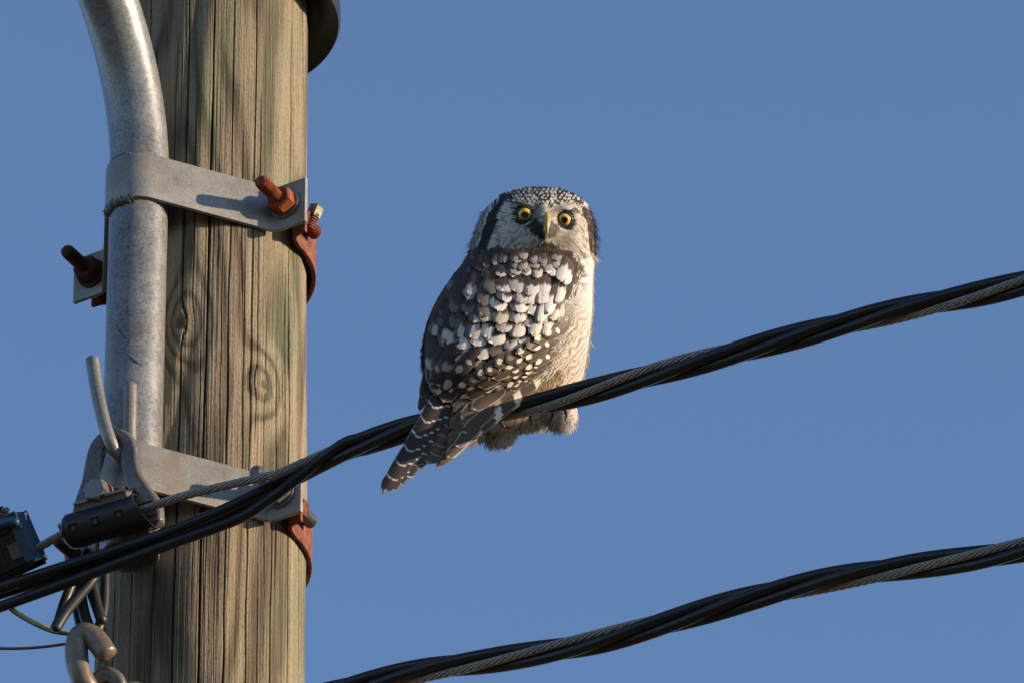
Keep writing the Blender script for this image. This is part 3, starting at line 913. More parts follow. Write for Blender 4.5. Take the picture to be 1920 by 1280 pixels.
def inpoly(x, y, poly):
    x = np.asarray(x, float); y = np.asarray(y, float); r = np.zeros(x.shape, bool)
    n = len(poly)
    for i in range(n):
        (x1, y1), (x2, y2) = poly[i], poly[(i + 1) % n]
        c = ((y1 > y) != (y2 > y)) & (x < (x2 - x1) * (y - y1) / (y2 - y1 + 1e-9) + x1)
        r ^= c
    return r
def vn2(x, y, seed, f):
    r = np.random.default_rng(seed); tab = r.uniform(0, 1, (128, 128))
    X = x * f + 500; Y = y * f + 500; i = np.floor(X).astype(int); j = np.floor(Y).astype(int); a_ = X - i; b_ = Y - j
    a_ = a_ * a_ * (3 - 2 * a_); b_ = b_ * b_ * (3 - 2 * b_)
    g = lambda p, q: tab[p % 128, q % 128]
    return (g(i, j) * (1 - a_) + g(i + 1, j) * a_) * (1 - b_) + (g(i, j + 1) * (1 - a_) + g(i + 1, j + 1) * a_) * b_

WHITE = np.array([.60, .57, .53]); CREAM = np.array([.62, .53, .42]); INK = np.array([.012, .011, .012]); BROWN = np.array([.085, .056, .040])
DKBR = np.array([.035, .024, .019]); TAN = np.array([.40, .275, .165]); GREYB = np.array([.22, .19, .165])
BAND_L = [(936, 366), (915, 394), (907, 424), (897, 452), (891, 468), (914, 470), (920, 455), (930, 438), (937, 418), (943, 397), (953, 382), (964, 372), (950, 362)]
BAND_R = [(1087, 388), (1095, 403), (1101, 424), (1102, 443), (1104, 461), (1108, 470), (1122, 474), (1122, 420), (1104, 386), (1092, 380)]
BROW_L = [(960, 372), (963, 381), (974, 386), (990, 387), (1000, 398), (1004, 395), (997, 384), (980, 378)]
BROW_R = [(1047, 396), (1062, 400), (1080, 396), (1094, 401), (1094, 393), (1078, 391), (1060, 394)]
LORE = [(996, 414), (1004, 408), (1018, 418), (1023, 448), (1012, 446), (1000, 436), (992, 424)]
LORE_R = [(1030, 412), (1040, 418), (1047, 428), (1044, 440), (1028, 446), (1026, 430)]
CHIN = [(1002, 456), (1024, 450), (1044, 456), (1040, 470), (1022, 474), (1000, 468)]
def crown_y(x): return 383 + 9 * np.exp(-((x - 1028) / 26) ** 2) - .0016 * (x - 1022) ** 2
SPOTS = None
def crown_spots():
    pts = []
    r = np.random.default_rng(3)
    for j, yy in enumerate(np.arange(350, 404, 6.0)):
        for i, xx in enumerate(np.arange(940, 1110, 8.4)):
            pts.append((xx + (j % 2) * 3.7 + r.uniform(-1.4, 1.4), yy + r.uniform(-1.1, 1.1), r.uniform(1.7, 3.0)))
    return np.array(pts)
SPOTS = crown_spots()
def lerp(a_, b_, t): return a_ + (b_ - a_) * np.asarray(t)[..., None]
def head_col(x, y, xv=None, yv=None):
    x = np.asarray(x, float); y = np.asarray(y, float)
    shp = x.shape
    n1 = vn2(x, y, 1, .12); n2 = vn2(x * 1.0, y, 2, .35)
    c = np.broadcast_to(WHITE, shp + (3,)).copy()
    c = lerp(c, CREAM * .95, np.clip((x - 1035) / 40, 0, 1) * .55)                      # warm sunlight on the right side painted in as cream
    c = lerp(c, np.broadcast_to(GREYB * .8, c.shape), np.clip(.8 * (n2 - .5) / .25, 0, .8))                 # dusky streaks
    an = np.arctan2(y - 405, x - 1022); stk = vnoise1(an, 91, 26.0) + .6 * vnoise1(an, 92, 61.0) + (n1 - .5)
    c = lerp(c, np.broadcast_to(np.array([.07, .055, .045]), c.shape), np.clip((stk - .35) * 1.1, 0, .75) * np.clip((y - 420) / 25, 0, 1))
    # grey-brown wash between the eyes and below
    c = lerp(c, np.broadcast_to(GREYB * .7, c.shape), np.clip(.95 * G2(x, y, 1006, 402, 13, 17), 0, 1))
    c = lerp(c, np.broadcast_to(GREYB * 1.1, c.shape), .55 * G2(x, y, 975, 383, 22, 9))
    c = lerp(c, np.broadcast_to(np.array([.26, .20, .15]), c.shape), .85 * G2(x, y, 1036, 400, 13, 14))
    c = lerp(c, np.broadcast_to(TAN * 1.15, c.shape), .7 * G2(x, y, 1050, 444, 20, 10))
    c = lerp(c, np.broadcast_to(np.array([.12, .10, .07]), c.shape), np.clip(.9 * G2(x, y, 1000, 459, 16, 8), 0, 1))
    j = (n1 - .5) * 7; k = (n2 - .5) * 5
    def paint(poly, col, amt=1.0):
        nonlocal c
        msk = inpoly(x + j * .6 + k * .5, y + k, poly)
        c[msk] = c[msk] * (1 - amt) + col * amt
    paint(CHIN, DKBR * .9, .9); paint(LORE, INK, .95); paint(LORE_R, np.array([.05, .035, .026]), .85)
    paint(BROW_L, INK, .92); paint(BROW_R, DKBR, .85)
    for ex, ey, er in EYES:
        d = np.hypot(x - ex, y - ey); msk = d < er + 4.5
        c[msk] = INK
    paint(BAND_L, INK, .97)
    mr = inpoly(x + j * .6 + k * .5, y + k, BAND_R)
    cr2 = lerp(np.broadcast_to(np.array([.030, .021, .016]), c.shape), np.broadcast_to(np.array([.22, .155, .10]), c.shape), np.clip((vn2(x, y, 77, .28) - .5) * 2.2, 0, .8))  # right band browner than the left: sunlight painted into its colour
    c[mr] = cr2[mr]
    # outside the left band: streaked nape; outside right band: fringe
    out = (x < 912 - (y - 400) * .30 + j) & (y > 380) & ~inpoly(x, y, BAND_L)
    c[out] = lerp(np.broadcast_to(GREYB * 1.5, c[out].shape), np.broadcast_to(DKBR, c[out].shape), np.clip((n2[out] - .5) * 3, 0, .9))
    # crown: black with pale specks
    cy = crown_y(x) + (n1 - .5) * 8
    cr_ = (y < cy) & ~inpoly(x, y, BAND_L) & (x > 938)
    d = np.full(shp, 9.0)
    xf, yf = x.ravel(), y.ravel(); df = d.ravel()
    idx = np.where(cr_.ravel())[0]
    for s0 in range(0, len(idx), 20000):
        ii = idx[s0:s0 + 20000]
        dd = np.sqrt(((xf[ii, None] - SPOTS[None, :, 0]) / 1.25) ** 2 + (yf[ii, None] - SPOTS[None, :, 1]) ** 2) / SPOTS[None, :, 2]
        df[ii] = dd.min(1)
    d = df.reshape(shp)
    spot = np.clip((1.1 - d) / .35, 0, 1)
    low = np.clip((y - 358) / 30, 0, 1)
    cc = lerp(np.broadcast_to(INK * 1.6, c.shape), np.broadcast_to(np.array([.70, .66, .54]), c.shape), np.clip(spot * (.6 + .5 * low), 0, 1))
    c[cr_] = cc[cr_]
    return c
def breast_x(y): return np.interp(y, [466, 500, 540, 580, 620, 660, 700, 740, 775, 800], [1082, 1092, 1080, 1066, 1060, 1048, 1020, 965, 935, 920])
def breast_col(x, y):
    n = vn2(x, y, 5, .06); n2 = vn2(x, y, 6, .3)
    c = lerp(np.broadcast_to(WHITE * .92, x.shape + (3,)), np.broadcast_to(CREAM * .9, x.shape + (3,)), np.clip((y - 560) / 160, 0, 1) * .7)
    ph = (y * .80 + (x - 1060) * .85 + (n - .5) * 16) / 9.5
    bar = np.clip((np.sin(ph * 2 * math.pi) - .45) * 3.0, 0, 1) * np.clip((y - 530) / 70, 0, 1) * np.clip((1125 - x) / 30, .35, 1)
    c = lerp(c, np.broadcast_to(np.array([.20, .12, .08]), c.shape), bar * .85)
    # speckled side of the neck
    sp = np.clip((vn2(x, y, 8, .22) - .45) * 5, 0, 1) * G2(x, y, 1088, 515, 13, 26)
    c = lerp(c, np.broadcast_to(DKBR * 1.3, c.shape), np.clip(sp * 1.25, 0, 1))
    gr = G2(x, y, 1078, 585, 14, 34)
    c = lerp(c, np.broadcast_to(GREYB * 1.5, c.shape), gr * .6)
    c = lerp(c, np.broadcast_to(TAN, c.shape), np.clip(1.15 * G2(x, y, 985, 750, 55, 34), 0, 1) * (.55 + .45 * n2))
    return c
def body_col(x, y):
    n2 = vn2(x, y, 12, .25)
    c = lerp(np.broadcast_to(BROWN, x.shape + (3,)), np.broadcast_to(DKBR, x.shape + (3,)), n2)
    c = lerp(c, np.broadcast_to(GREYB * .6, c.shape), np.clip((n2 - .75) * 3, 0, 1))
    return c
def owl_col(x, y):
    x = np.asarray(x, float); y = np.asarray(y, float)
    jit = (vn2(x, y, 30, .2) - .5) * 10
    c = body_col(x, y)
    br = x > breast_x(y) + jit
    cb = breast_col(x, y); c[br] = cb[br]
    hd = y < 470 + np.clip((x - 1050) / 60, 0, 1) * 22 + (vn2(x, y, 31, .15) - .5) * 5
    ch = head_col(x, y); c[hd] = ch[hd]
    return c

def mat_feather_col(name, rough=.75):
    m = Mat(name)
    at = m.node("ShaderNodeVertexColor", layer_name="Col")
    n = m.noise(m.obj(), 900, 3)
    c = m.mix(m.math('MULTIPLY', n, .35), at.outputs[0], (.0, .0, .0))
    c = m.mix(.9, at.outputs[0], c)
    m.b.inputs["Sheen Weight"].default_value = .0
    return m.set(c, rough, 0, .2)
DOWN = mat_feather_col("down_plumage")
def set_cols(me, cols):
    a_ = me.color_attributes.new("Col", 'FLOAT_COLOR', 'POINT')
    c4 = np.ones((len(cols), 4), np.float32); c4[:, :3] = cols
    a_.data.foreach_set("color", c4.ravel())

owl = thing("owl", P(1000, 770, OT), "brown and white spotted owl perched on the twisted cable, looking back over its shoulder", "owl")
# body: one closed skin from crown to belly
NR, NA = 230, 128
ysr = np.concatenate([351.5 + 30 * np.linspace(0, 1, 50, endpoint=False) ** 1.6, np.linspace(381.5, 818, NR - 50)])
ph = np.linspace(0, 2 * math.pi, NA, endpoint=False)
Y, PH = np.meshgrid(ysr, ph, indexing='ij')
xc, hw, dc, hd, s_ = row(Y)
ce, se = np.cos(PH), np.sin(PH)
X = xc + hw * ce
q = np.abs(se) ** .82 * np.sign(se)
T = OT + dc + hd * q + s_ * (X - xc) + np.where(se > 0, relief(X, Y) * np.clip(np.abs(q) * 1.6, 0, 1), 0)
v = P(X, Y, T).reshape(-1, 3)
f = grid_faces(NR, NA); f.append(tuple(range(NA))[::-1]); f.append(tuple((NR - 1) * NA + j for j in range(NA)))
bme = mesh("body", v, f)
colb = owl_col(X, Y); back = se < -.15
colb[back & (Y > 470)] = CREAM * .8; colb[back & (Y <= 470)] = BROWN
set_cols(bme, colb.reshape(-1, 3))
body = link("body", bme, DOWN, owl)

# --- strands
class Strands:
    def __init__(s): s.v = []; s.c = []; s.n = 0; s.f = []
    def add(s, x, y, dx, dy, L, W, lift, colfn, depth=None, curl=0.0, rootcol=True, layer=0.0, cmul=None):
        """all in photo px; dx,dy unit direction"""
        dep = depth if depth is not None else surf
        n = len(x)
        tt = np.array([0, .5, 1.0])
        pts = []; cols = []
        bx, by = -dy, dx
        for k, t in enumerate(tt):
            xx = x + dx * L * t + bx * curl * L * t * t; yy = y + dy * L * t + by * curl * L * t * t
            T = dep(xx, yy) + layer + lift * L * t ** 1.2
            w = W * (1.0, .8, .0)[k]
            if k < 2:
                dT = (dep(xx + bx * 2, yy + by * 2) - dep(xx - bx * 2, yy - by * 2)) / 4.0
                dT = np.clip(dT, -3.0, 3.0); wd = w / np.sqrt(1 + .35 * dT * dT)
                pts += [P(xx + bx * wd / 2, yy + by * wd / 2, T + dT * wd / 2), P(xx - bx * wd / 2, yy - by * wd / 2, T - dT * wd / 2)]
                cc = colfn(x, y) if rootcol else colfn(xx, yy)
                cols += [cc, cc]
            else:
                pts.append(P(xx, yy, T)); cols.append(colfn(x, y) if rootcol else colfn(xx, yy))
        V = np.stack(pts, 1).reshape(-1, 3); C = np.stack(cols, 1)
        if cmul is not None: C = C * cmul[:, None, None]
        base = s.n + np.arange(n) * 5
        s.f.append(np.stack([base, base + 1, base + 3, base + 2], 1)); s.f.append(np.stack([base + 2, base + 3, base + 4, base + 4], 1))
        s.v.append(V); s.c.append(C.reshape(-1, 3)); s.n += n * 5
    def build(s, name, mat, parent, label=None):
        V = np.concatenate(s.v)
        quads = np.concatenate([q for q in s.f[0::2]]); tris = np.concatenate([q for q in s.f[1::2]])[:, :3]
        me = bpy.data.meshes.new(name)
        nq, nt = len(quads), len(tris)
        me.vertices.add(len(V)); me.vertices.foreach_set("co", V.astype(np.float32).ravel())
        me.loops.add(nq * 4 + nt * 3)
        me.loops.foreach_set("vertex_index", np.concatenate([quads.ravel(), tris.ravel()]).astype(np.int32))
        me.polygons.add(nq + nt)
        me.polygons.foreach_set("loop_start", np.concatenate([np.arange(nq) * 4, nq * 4 + np.arange(nt) * 3]).astype(np.int32))
        me.update(calc_edges=True)
        set_cols(me, np.concatenate(s.c))
        o = link(name, me, mat, parent)
        o["kind"] = "stuff"
        return o
def unit(dx, dy):
    l = np.hypot(dx, dy) + 1e-9
    return dx / l, dy / l
def near_samples(n, y0, y1):
    y = rng.uniform(y0, y1, n); xc, hw, *_ = row(y)
    keep = rng.uniform(0, 1, n) < hw / 160
    y = y[keep]; xc, hw = xc[keep], hw[keep]
    u = np.cos(rng.uniform(0.0, math.pi, len(y)))
    return xc + hw * u, y

# face and crown
x, y = near_samples(26000, 352, 478)
dx, dy = unit((x - 1022) + rng.normal(0, 5, len(x)), (y - 412) * 1.0 + 6 + rng.normal(0, 5, len(x)))
crown = y < crown_y(x) - 2
dxc, dyc = unit((x - 1022) * .6, -np.abs(y - 440) * 1.0 + 0 * x)
dx = np.where(crown, dxc, dx); dy = np.where(crown, dyc, dy)
L = np.where(crown, rng.uniform(2.5, 4.5, len(x)), rng.uniform(7, 13, len(x)))
edge = np.abs((x - row(y)[0]) / row(y)[1])
sg = np.sign(x - row(y)[0]); eb_ = np.clip((edge - .62) / .25, 0, 1) * (y < 478)
dx, dy = unit(dx * (1 - eb_) + sg * .22 * eb_, dy * (1 - eb_) + np.where(crown, -.3, 1.0) * eb_)
L = np.where((edge > .86) & (sg > 0), L * .8, L)
dcen = np.hypot(x - 1024, y - 424); L = np.where(dcen < 32, L * .62, L)
ok = np.ones(len(x), bool)
for ex, ey, er in EYES:
    for t in (0, .5, 1.0):
        ok &= np.hypot(x + dx * L * t - ex, y + dy * L * t - ey) > er + (1.5 if t else 2.5)
ok &= ~(inpoly(x + dx * L, y + dy * L, [(1018, 404), (1033, 404), (1031, 430), (1024, 448), (1019, 430)]))
x, y, dx, dy, L = (q_[ok] for q_ in (x, y, dx, dy, L))
st = Strands()
cm = rng.uniform(.72, 1.12, len(x))
st.add(x, y, dx, dy, L, rng.uniform(1.3, 2.2, len(x)), .16, owl_col, curl=0.0, cmul=cm)
# loose whiskers past the outline
x, y = near_samples(1300, 385, 486); e = (x - row(y)[0]) / row(y)[1]; k_ = np.abs(e) > .93
x, y, e = x[k_], y[k_], e[k_]
st.add(x, y, *unit(np.sign(e) * .75, .8 + rng.normal(0, .25, len(x))), rng.uniform(10, 24, len(x)), rng.uniform(.7, 1.1, len(x)), .0, lambda a_, b_: owl_col(a_, b_) * .8)
st.build("head_plumage", DOWN, owl)

# breast, flank and belly
st = Strands()
x, y = near_samples(42000, 468, 806); k_ = x > breast_x(y) - 6
x, y = x[k_], y[k_]
dx, dy = unit(-.12 + rng.normal(0, .14, len(x)) - .35 * np.clip((y - 680) / 90, 0, 1), 1.0 + 0 * x)
st.add(x, y, dx, dy, rng.uniform(5, 10, len(x)), rng.uniform(1.6, 2.8, len(x)), .07, breast_col, rootcol=False, cmul=rng.uniform(.88, 1.12, len(x)))
# ragged inner edge of the breast, over the folded wing
yy = rng.uniform(560, 775, 1500); xx = breast_x(yy) + rng.normal(4, 7, len(yy))
st.add(xx, yy, *unit(-.75 + rng.normal(0, .3, len(xx)), .6 + rng.normal(0, .3, len(xx))), rng.uniform(8, 20, len(xx)), rng.uniform(.9, 1.7, len(xx)), .35, breast_col, layer=8, cmul=rng.uniform(.7, 1.1, len(xx)))
# tan fluff of the flank that spills to the cable
n = 2600; xx = rng.normal(985, 30, n); yy = 728 + rng.uniform(-24, 34, n) - (xx - 985) * .25
st.add(xx, yy, *unit(-.35 + rng.normal(0, .3, n), 1 + 0 * xx), rng.uniform(10, 22, n), rng.uniform(1, 1.9, n), .25, lambda a_, b_: lerp(np.broadcast_to(TAN * 1.1, a_.shape + (3,)), np.broadcast_to(BROWN, a_.shape + (3,)), np.clip((vn2(a_, b_, 44, .3) - .45) * 3, 0, .8)), layer=4, cmul=rng.uniform(.7, 1.2, n))
st.build("breast_plumage", DOWN, owl)

# under-layer of brown down below the feathers, all round the outline and on the far side
st = Strands()
x, y = near_samples(9000, 466, 800); k_ = x < breast_x(y) + 4; x, y = x[k_], y[k_]
st.add(x, y, *unit(-.25 + rng.normal(0, .2, len(x)), 1 + 0 * x), rng.uniform(9, 18, len(x)), rng.uniform(1.5, 2.6, len(x)), .06, body_col, cmul=rng.uniform(.7, 1.3, len(x)))
x, y = near_samples(9000, 380, 800)
st.add(x, y, *unit(-.1 + rng.normal(0, .2, len(x)), 1 + 0 * x), rng.uniform(10, 20, len(x)), rng.uniform(2, 3.2, len(x)), -.08, lambda a_, b_: np.broadcast_to(CREAM * .8, a_.shape + (3,)), depth=lambda a_, b_: surf(a_, b_, -1), cmul=rng.uniform(.5, 1.1, len(x)))
n = 420; xx = rng.uniform(880, 1075, n); yy = 466 + rng.exponential(4, n) + 3 * vnoise1(xx, 55, .05) + np.clip((xx - 1030) / 50, 0, 1) * 8
st.add(xx, yy, *unit((xx - 1010) * .004 + rng.normal(0, .15, n), 1 + 0 * xx), rng.uniform(5, 11, n), rng.uniform(1.3, 2.4, n), .22, lambda a_, b_: body_col(a_, b_) * 1.15, layer=4, cmul=rng.uniform(.6, 1.4, n))
st.build("back_down", DOWN, owl)

# legs: feathered lobes behind the cable, with claws
def barred(a_, b_):
    n = vn2(a_, b_, 71, .08)
    c = lerp(np.broadcast_to(WHITE * .95, a_.shape + (3,)), np.broadcast_to(CREAM, a_.shape + (3,)), n)
    bar = np.clip((np.sin((b_ * .95 + a_ * .22 + (n - .5) * 16) / 9.5 * 2 * math.pi) - .3) * 2.2, 0, 1)
    return lerp(c, np.broadcast_to(np.array([.15, .10, .075]), c.shape), bar * .8)
def leg(cx, cy, rx, ry, rd, T0, lean, n):
    mb = MB()
    a_ = np.linspace(0, 2 * math.pi, 28, endpoint=False); vv = []
    for t in np.linspace(-1, 1, 18):
        w = math.sqrt(max(0, 1 - abs(t) ** 2.6)) + .02
        yy = cy + ry * t; xx = cx + lean * t * ry
        vv.append(P(xx + rx * w * np.cos(a_), yy + 3 * np.sin(a_ * 3 + t) * w, T0 + rd * w * np.sin(a_)))
    V = np.concatenate(vv); F = grid_faces(18, 28); F += [tuple(range(28))[::-1], tuple(17 * 28 + j for j in range(28))]
    me = mesh("leg", V, F); px_ = proj(V); set_cols(me, barred(px_[0], px_[1]) * .9)
    o = link("leg", me, DOWN, owl)
    s = Strands()
    x = cx + rx * rng.uniform(-1, 1, n); yy = cy + ry * rng.uniform(-.9, .95, n); x = x + lean * (yy - cy)
    u = (x - cx - lean * (yy - cy)) / rx
    k_ = u ** 2 + np.abs((yy - cy) / ry) ** 2.6 < 1; x, yy, u = x[k_], yy[k_], u[k_]
    T_ = T0 + rd * np.sqrt(np.clip(1 - u ** 2, 0, 1)) * .9
    s.add(x, yy, *unit(lean + rng.normal(0, .22, len(x)) + u * .25, 1 + 0 * x), rng.uniform(7, 17, len(x)), rng.uniform(1.1, 2.0, len(x)), .1, barred, depth=lambda p, q: T0 + rd * np.sqrt(np.clip(1 - ((p - cx - lean * (q - cy)) / rx) ** 2, .02, 1)) * .95, rootcol=False, cmul=rng.uniform(.75, 1.1, len(x)))
    s.build("leg_plumage", DOWN, o)
    return o
leg(942, 796, 36, 42, 26, OT - 78, -.28, 1700)
leg(1052, 776, 30, 30, 24, OT - 62, .0, 1300)
leg(890, 806, 22, 22, 16, OT - 60, -.2, 700)
leg(985, 786, 30, 20, 18, OT - 72, -.1, 800)
CLAW = mat_plain("claw_horn", (.012, .011, .012), .3)
def claw(pts):
    p = px_path(pts, 14)
    MB().add(*sweep(p, circ(3.6 * K, 10), scale=np.linspace(1.0, .12, 14))).build("claw", CLAW, owl)
claw([(994, 779, OT + 2), (997, 792, OT - 4), (995, 804, OT - 2), (990, 815, OT + 2)])
claw([(1037, 774, OT + 16), (1034, 784, OT + 10), (1028, 793, OT + 12), (1019, 798, OT + 16)])
claw([(938, 790, OT - 20), (946, 800, OT - 26), (960, 801, OT - 24)])
claw([(1060, 768, OT + 20), (1062, 780, OT + 14), (1058, 789, OT + 16)])

# eyes
def mat_eye():
    m = Mat("owl_eye"); o = m.uv()
    sep = m.node("ShaderNodeSeparateXYZ"); m.put(sep.inputs[0], o)
    r = sep.outputs[0]
    n = m.noise(m.scale(o, (9, 40, 1)), 3, 3)
    iris = m.mix(n, (.44, .25, .012), (.66, .45, .03))
    c = m.mix(m.smooth(r, .265, .29), (.004, .004, .005), iris)
    c = m.mix(m.smooth(r, .545, .60), c, (.008, .007, .007))
    return m.set(c, .08, 0, .5, .6)
EYEM = mat_eye(); LIDM = mat_plain("eyelid_skin", (.012, .011, .011), .55)
def eye(ex, ey, er):
    T0 = float(surf(np.array(ex + 0.), np.array(ey + 0.)))
    r = er * 1.32
    c = P(ex, ey, T0 - r * .24)
    d = CAM - c; d /= np.linalg.norm(d); d = d + RIGHT * .02; d /= np.linalg.norm(d)
    u = UPV - d * (UPV @ d); u /= np.linalg.norm(u); b = np.cross(u, d)
    vv, uvs = [], []
    nl, ns = 22, 40
    for i in range(nl):
        q = (i + .001) / (nl - 1) * math.pi * .75
        for j in range(ns):
            w = 2 * math.pi * j / ns
            vv.append(c + (d * math.cos(q) + (u * math.cos(w) + b * math.sin(w)) * math.sin(q)) * r * K)
            uvs.append((q / (math.pi * .5) if True else 0, j / ns))
    me = mesh("eye", vv, grid_faces(nl, ns) + [tuple(range(ns))])
    uvl = me.uv_layers.new(name="UVMap")
    for lp in me.loops: uvl.data[lp.index].uv = uvs[lp.vertex_index]
    o = link("eye", me, EYEM, owl)
    # lid ring
    q = np.linspace(0, 2 * math.pi, 37)[:-1]
    pts = np.array([c + d * r * K * .52 + (u * math.cos(w) * .96 + b * math.sin(w)) * r * K * .90 for w in q])
    tt = np.array([-u * math.sin(w) + b * math.cos(w) for w in q]); oo = np.array([u * math.cos(w) + b * math.sin(w) for w in q])
    pf = circ(2.3 * K, 8)
    V = (pts[:, None] + oo[:, None] * pf[None, :, :1] + d[None, None] * pf[None, :, 1:2]).reshape(-1, 3)
    F = grid_faces(36, 8) + [(35 * 8 + j, 35 * 8 + (j + 1) % 8, (j + 1) % 8, j) for j in range(8)]
    link("eyelid", mesh("eyelid", V, F), LIDM, o)
for e_ in EYES: eye(*e_)
# beak: hooked, yellowish horn
bm_ = Mat("beak_horn"); bo_ = bm_.obj()
bm_.set(bm_.mix(bm_.noise(bo_, 160, 3), (.22, .16, .035), (.40, .30, .09)), .32, 0, .5)
bT = float(surf(np.array(1024.), np.array(412.)))
bp = px_path([(1025.5, 404, bT - 8), (1026, 412, bT + 8), (1026, 422, bT + 19), (1025, 433, bT + 22), (1023.5, 446, bT + 12)], 26)
sc = np.interp(np.linspace(0, 1, 26), [0, .2, .5, .8, 1], [.75, 1.0, .92, .55, .08])
MB().add(*sweep(bp, np.array([(math.cos(q) * 9 * K, math.sin(q) * 5.8 * K) for q in np.linspace(0, 2 * math.pi, 18, endpoint=False)]), up=TOW, scale=sc)).build("beak", bm_.m, owl)

# --- contour feathers, one mesh each
def mat_vane(name, kind):
    """kind: mantle / covert / flight / tail / plain; object colour carries (white amount, spot size, tint)"""
    m = Mat(name); o = m.uv()
    sep = m.node("ShaderNodeSeparateXYZ"); m.put(sep.inputs[0], o)
    u, s = sep.outputs[0], sep.outputs[1]                 # u -1..1 across, s 0..1 root to tip
    oi = m.node("ShaderNodeObjectInfo")
    sc = m.node("ShaderNodeSeparateColor"); m.put(sc.inputs[0], oi.outputs["Color"])
    W, Z, Tn = sc.outputs[0], sc.outputs[1], sc.outputs[2]
    rnd = oi.outputs["Random"]
    au = m.math('ABSOLUTE', u)
    off = m.node("ShaderNodeCombineXYZ"); m.put(off.inputs[2], m.math('MULTIPLY', rnd, 37.0)); m.put(off.inputs[0], m.math('MULTIPLY', rnd, 11.0))
    ad_ = m.node("ShaderNodeVectorMath", operation='ADD'); m.put(ad_.inputs[0], o); m.put(ad_.inputs[1], off.outputs[0])
    vec = ad_.outputs[0]
    barb = m.noise(m.scale(vec, (14, 3.5, 1)), 2.2, 3, .6)
    wob = m.math('MULTIPLY', m.math('SUBTRACT', m.noise(m.scale(vec, (1, 1.3, 1)), 2.2, 3, .6), .5), .42)
    base = m.mix(Tn, (.020, .014, .013), (.080, .050, .034))
    base = m.mix(m.math('MULTIPLY', m.math('MULTIPLY', m.smooth(barb, .35, .75), .5), m.math('MULTIPLY_ADD', Tn, .9, .1)), base, (.150, .104, .074))
    white = (.70, .66, .61)
    if kind == "mantle":
        # brown root passing softly into a blunt pale tip, ragged, with a brown notch beside the shaft
        n4 = m.noise(m.scale(vec, (1.1, .5, 1)), 1.6, 3, .6)
        thr = m.math('MULTIPLY_ADD', m.math('SUBTRACT', n4, .5), .75, m.math('MULTIPLY_ADD', Z, -.32, .86))
        dlt = m.math('SUBTRACT', m.math('MULTIPLY_ADD', m.math('SUBTRACT', barb, .5), .10, s), thr)
        sp = m.smooth(dlt, -.08, .06)
        fringe = m.math('MULTIPLY', m.smooth(m.math('ADD', s, m.math('MULTIPLY', wob, .35)), .955, .985), m.smooth(rnd, .35, .5))
        side = m.math('MULTIPLY', m.smooth(m.math('ADD', u, m.math('MULTIPLY', wob, 1.6)), .30, .42), m.smooth(m.math('FRACT', m.math('MULTIPLY', rnd, 7.0)), .45, .5))
        sp = m.math('MULTIPLY', sp, m.math('SUBTRACT', 1.0, m.math('MAXIMUM', m.math('MULTIPLY', fringe, .8), m.math('MULTIPLY', side, .85))))
        wcol = m.mix(m.math('FRACT', m.math('MULTIPLY', rnd, 13.0)), (.66, .62, .58), (.44, .39, .34))
        c = m.mix(m.math('MULTIPLY', sp, W), base, wcol)
    elif kind == "covert":
        d = m.math('ADD', m.math('POWER', m.math('DIVIDE', m.math('SUBTRACT', m.math('ADD', u, wob), .12), .50), 2.0),
                   m.math('POWER', m.math('DIVIDE', m.math('SUBTRACT', m.math('ADD', s, m.math('MULTIPLY', wob, .5)), .83), .135), 2.0))
        sp = m.math('SUBTRACT', 1.0, m.smooth(d, .6, 1.05))
        d2 = m.math('ADD', m.math('POWER', m.math('DIVIDE', m.math('SUBTRACT', u, m.math('ADD', wob, -.2)), .5), 2.0), m.math('POWER', m.math('DIVIDE', m.math('SUBTRACT', s, .50), .07), 2.0))
        sp2 = m.math('MULTIPLY', m.math('SUBTRACT', 1.0, m.smooth(d2, .6, 1.05)), m.smooth(rnd, .35, .45))
        c = m.mix(m.math('MULTIPLY', m.math('MAXIMUM', sp, sp2), W), base, (.70, .64, .55))
        c = m.mix(m.math('MULTIPLY', m.smooth(au, .82, .98), .45), c, (.30, .23, .17))
    elif kind == "flight":
        w_ = m.math('MULTIPLY', m.math('MULTIPLY_ADD', wob, .12, s), 5.0)
        fr = m.math('FRACT', m.math('ADD', w_, m.math('MULTIPLY', Z, 1.0)))
        bar = m.math('MULTIPLY', m.math('SUBTRACT', 1.0, m.smooth(m.math('ABSOLUTE', m.math('SUBTRACT', fr, .5)), .15, .19)), m.smooth(m.math('MULTIPLY', u, -1.0), -.25, .05))
        c = m.mix(m.math('MULTIPLY', bar, W), base, (.72, .62, .47))
        c = m.mix(m.math('MULTIPLY', m.smooth(au, .84, .97), .55), c, (.33, .25, .18))
    elif kind == "tail":
        w_ = m.math('MULTIPLY', m.math('ADD', m.math('MULTIPLY_ADD', wob, .035, s), m.math('MULTIPLY', m.math('POWER', au, 1.3), .028)), 7.5)
        fr = m.math('FRACT', m.math('ADD', w_, Z))
        bar = m.math('SUBTRACT', 1.0, m.smooth(m.math('ABSOLUTE', m.math('SUBTRACT', fr, .5)), .045, .085))
        bar = m.math('MULTIPLY', bar, m.smooth(m.noise(m.scale(vec, (2, 9, 1)), 2, 2), .33, .5))
        tip = m.smooth(s, .955, .985)
        c = m.mix(m.math('MULTIPLY', m.math('MAXIMUM', bar, tip), W), base, (.62, .60, .58))
        c = m.mix(m.math('MULTIPLY', m.smooth(au, .86, .98), .4), c, (.34, .28, .23))
    else:
        rim = m.math('MAXIMUM', m.smooth(au, .72, .95), m.smooth(s, .90, .975))
        c = m.mix(m.math('MULTIPLY', rim, W), base, (.42, .33, .26))
    shaft_ = m.math('SUBTRACT', 1.0, m.smooth(au, .03, .075))
    c = m.mix(m.math('MULTIPLY', shaft_, .30), c, (.06, .045, .036))
    m.bump(m.noise(m.scale(vec, (3, 30, 1)), 3, 2), .12, .0004)
    return m.set(c, .62, 0, .3)
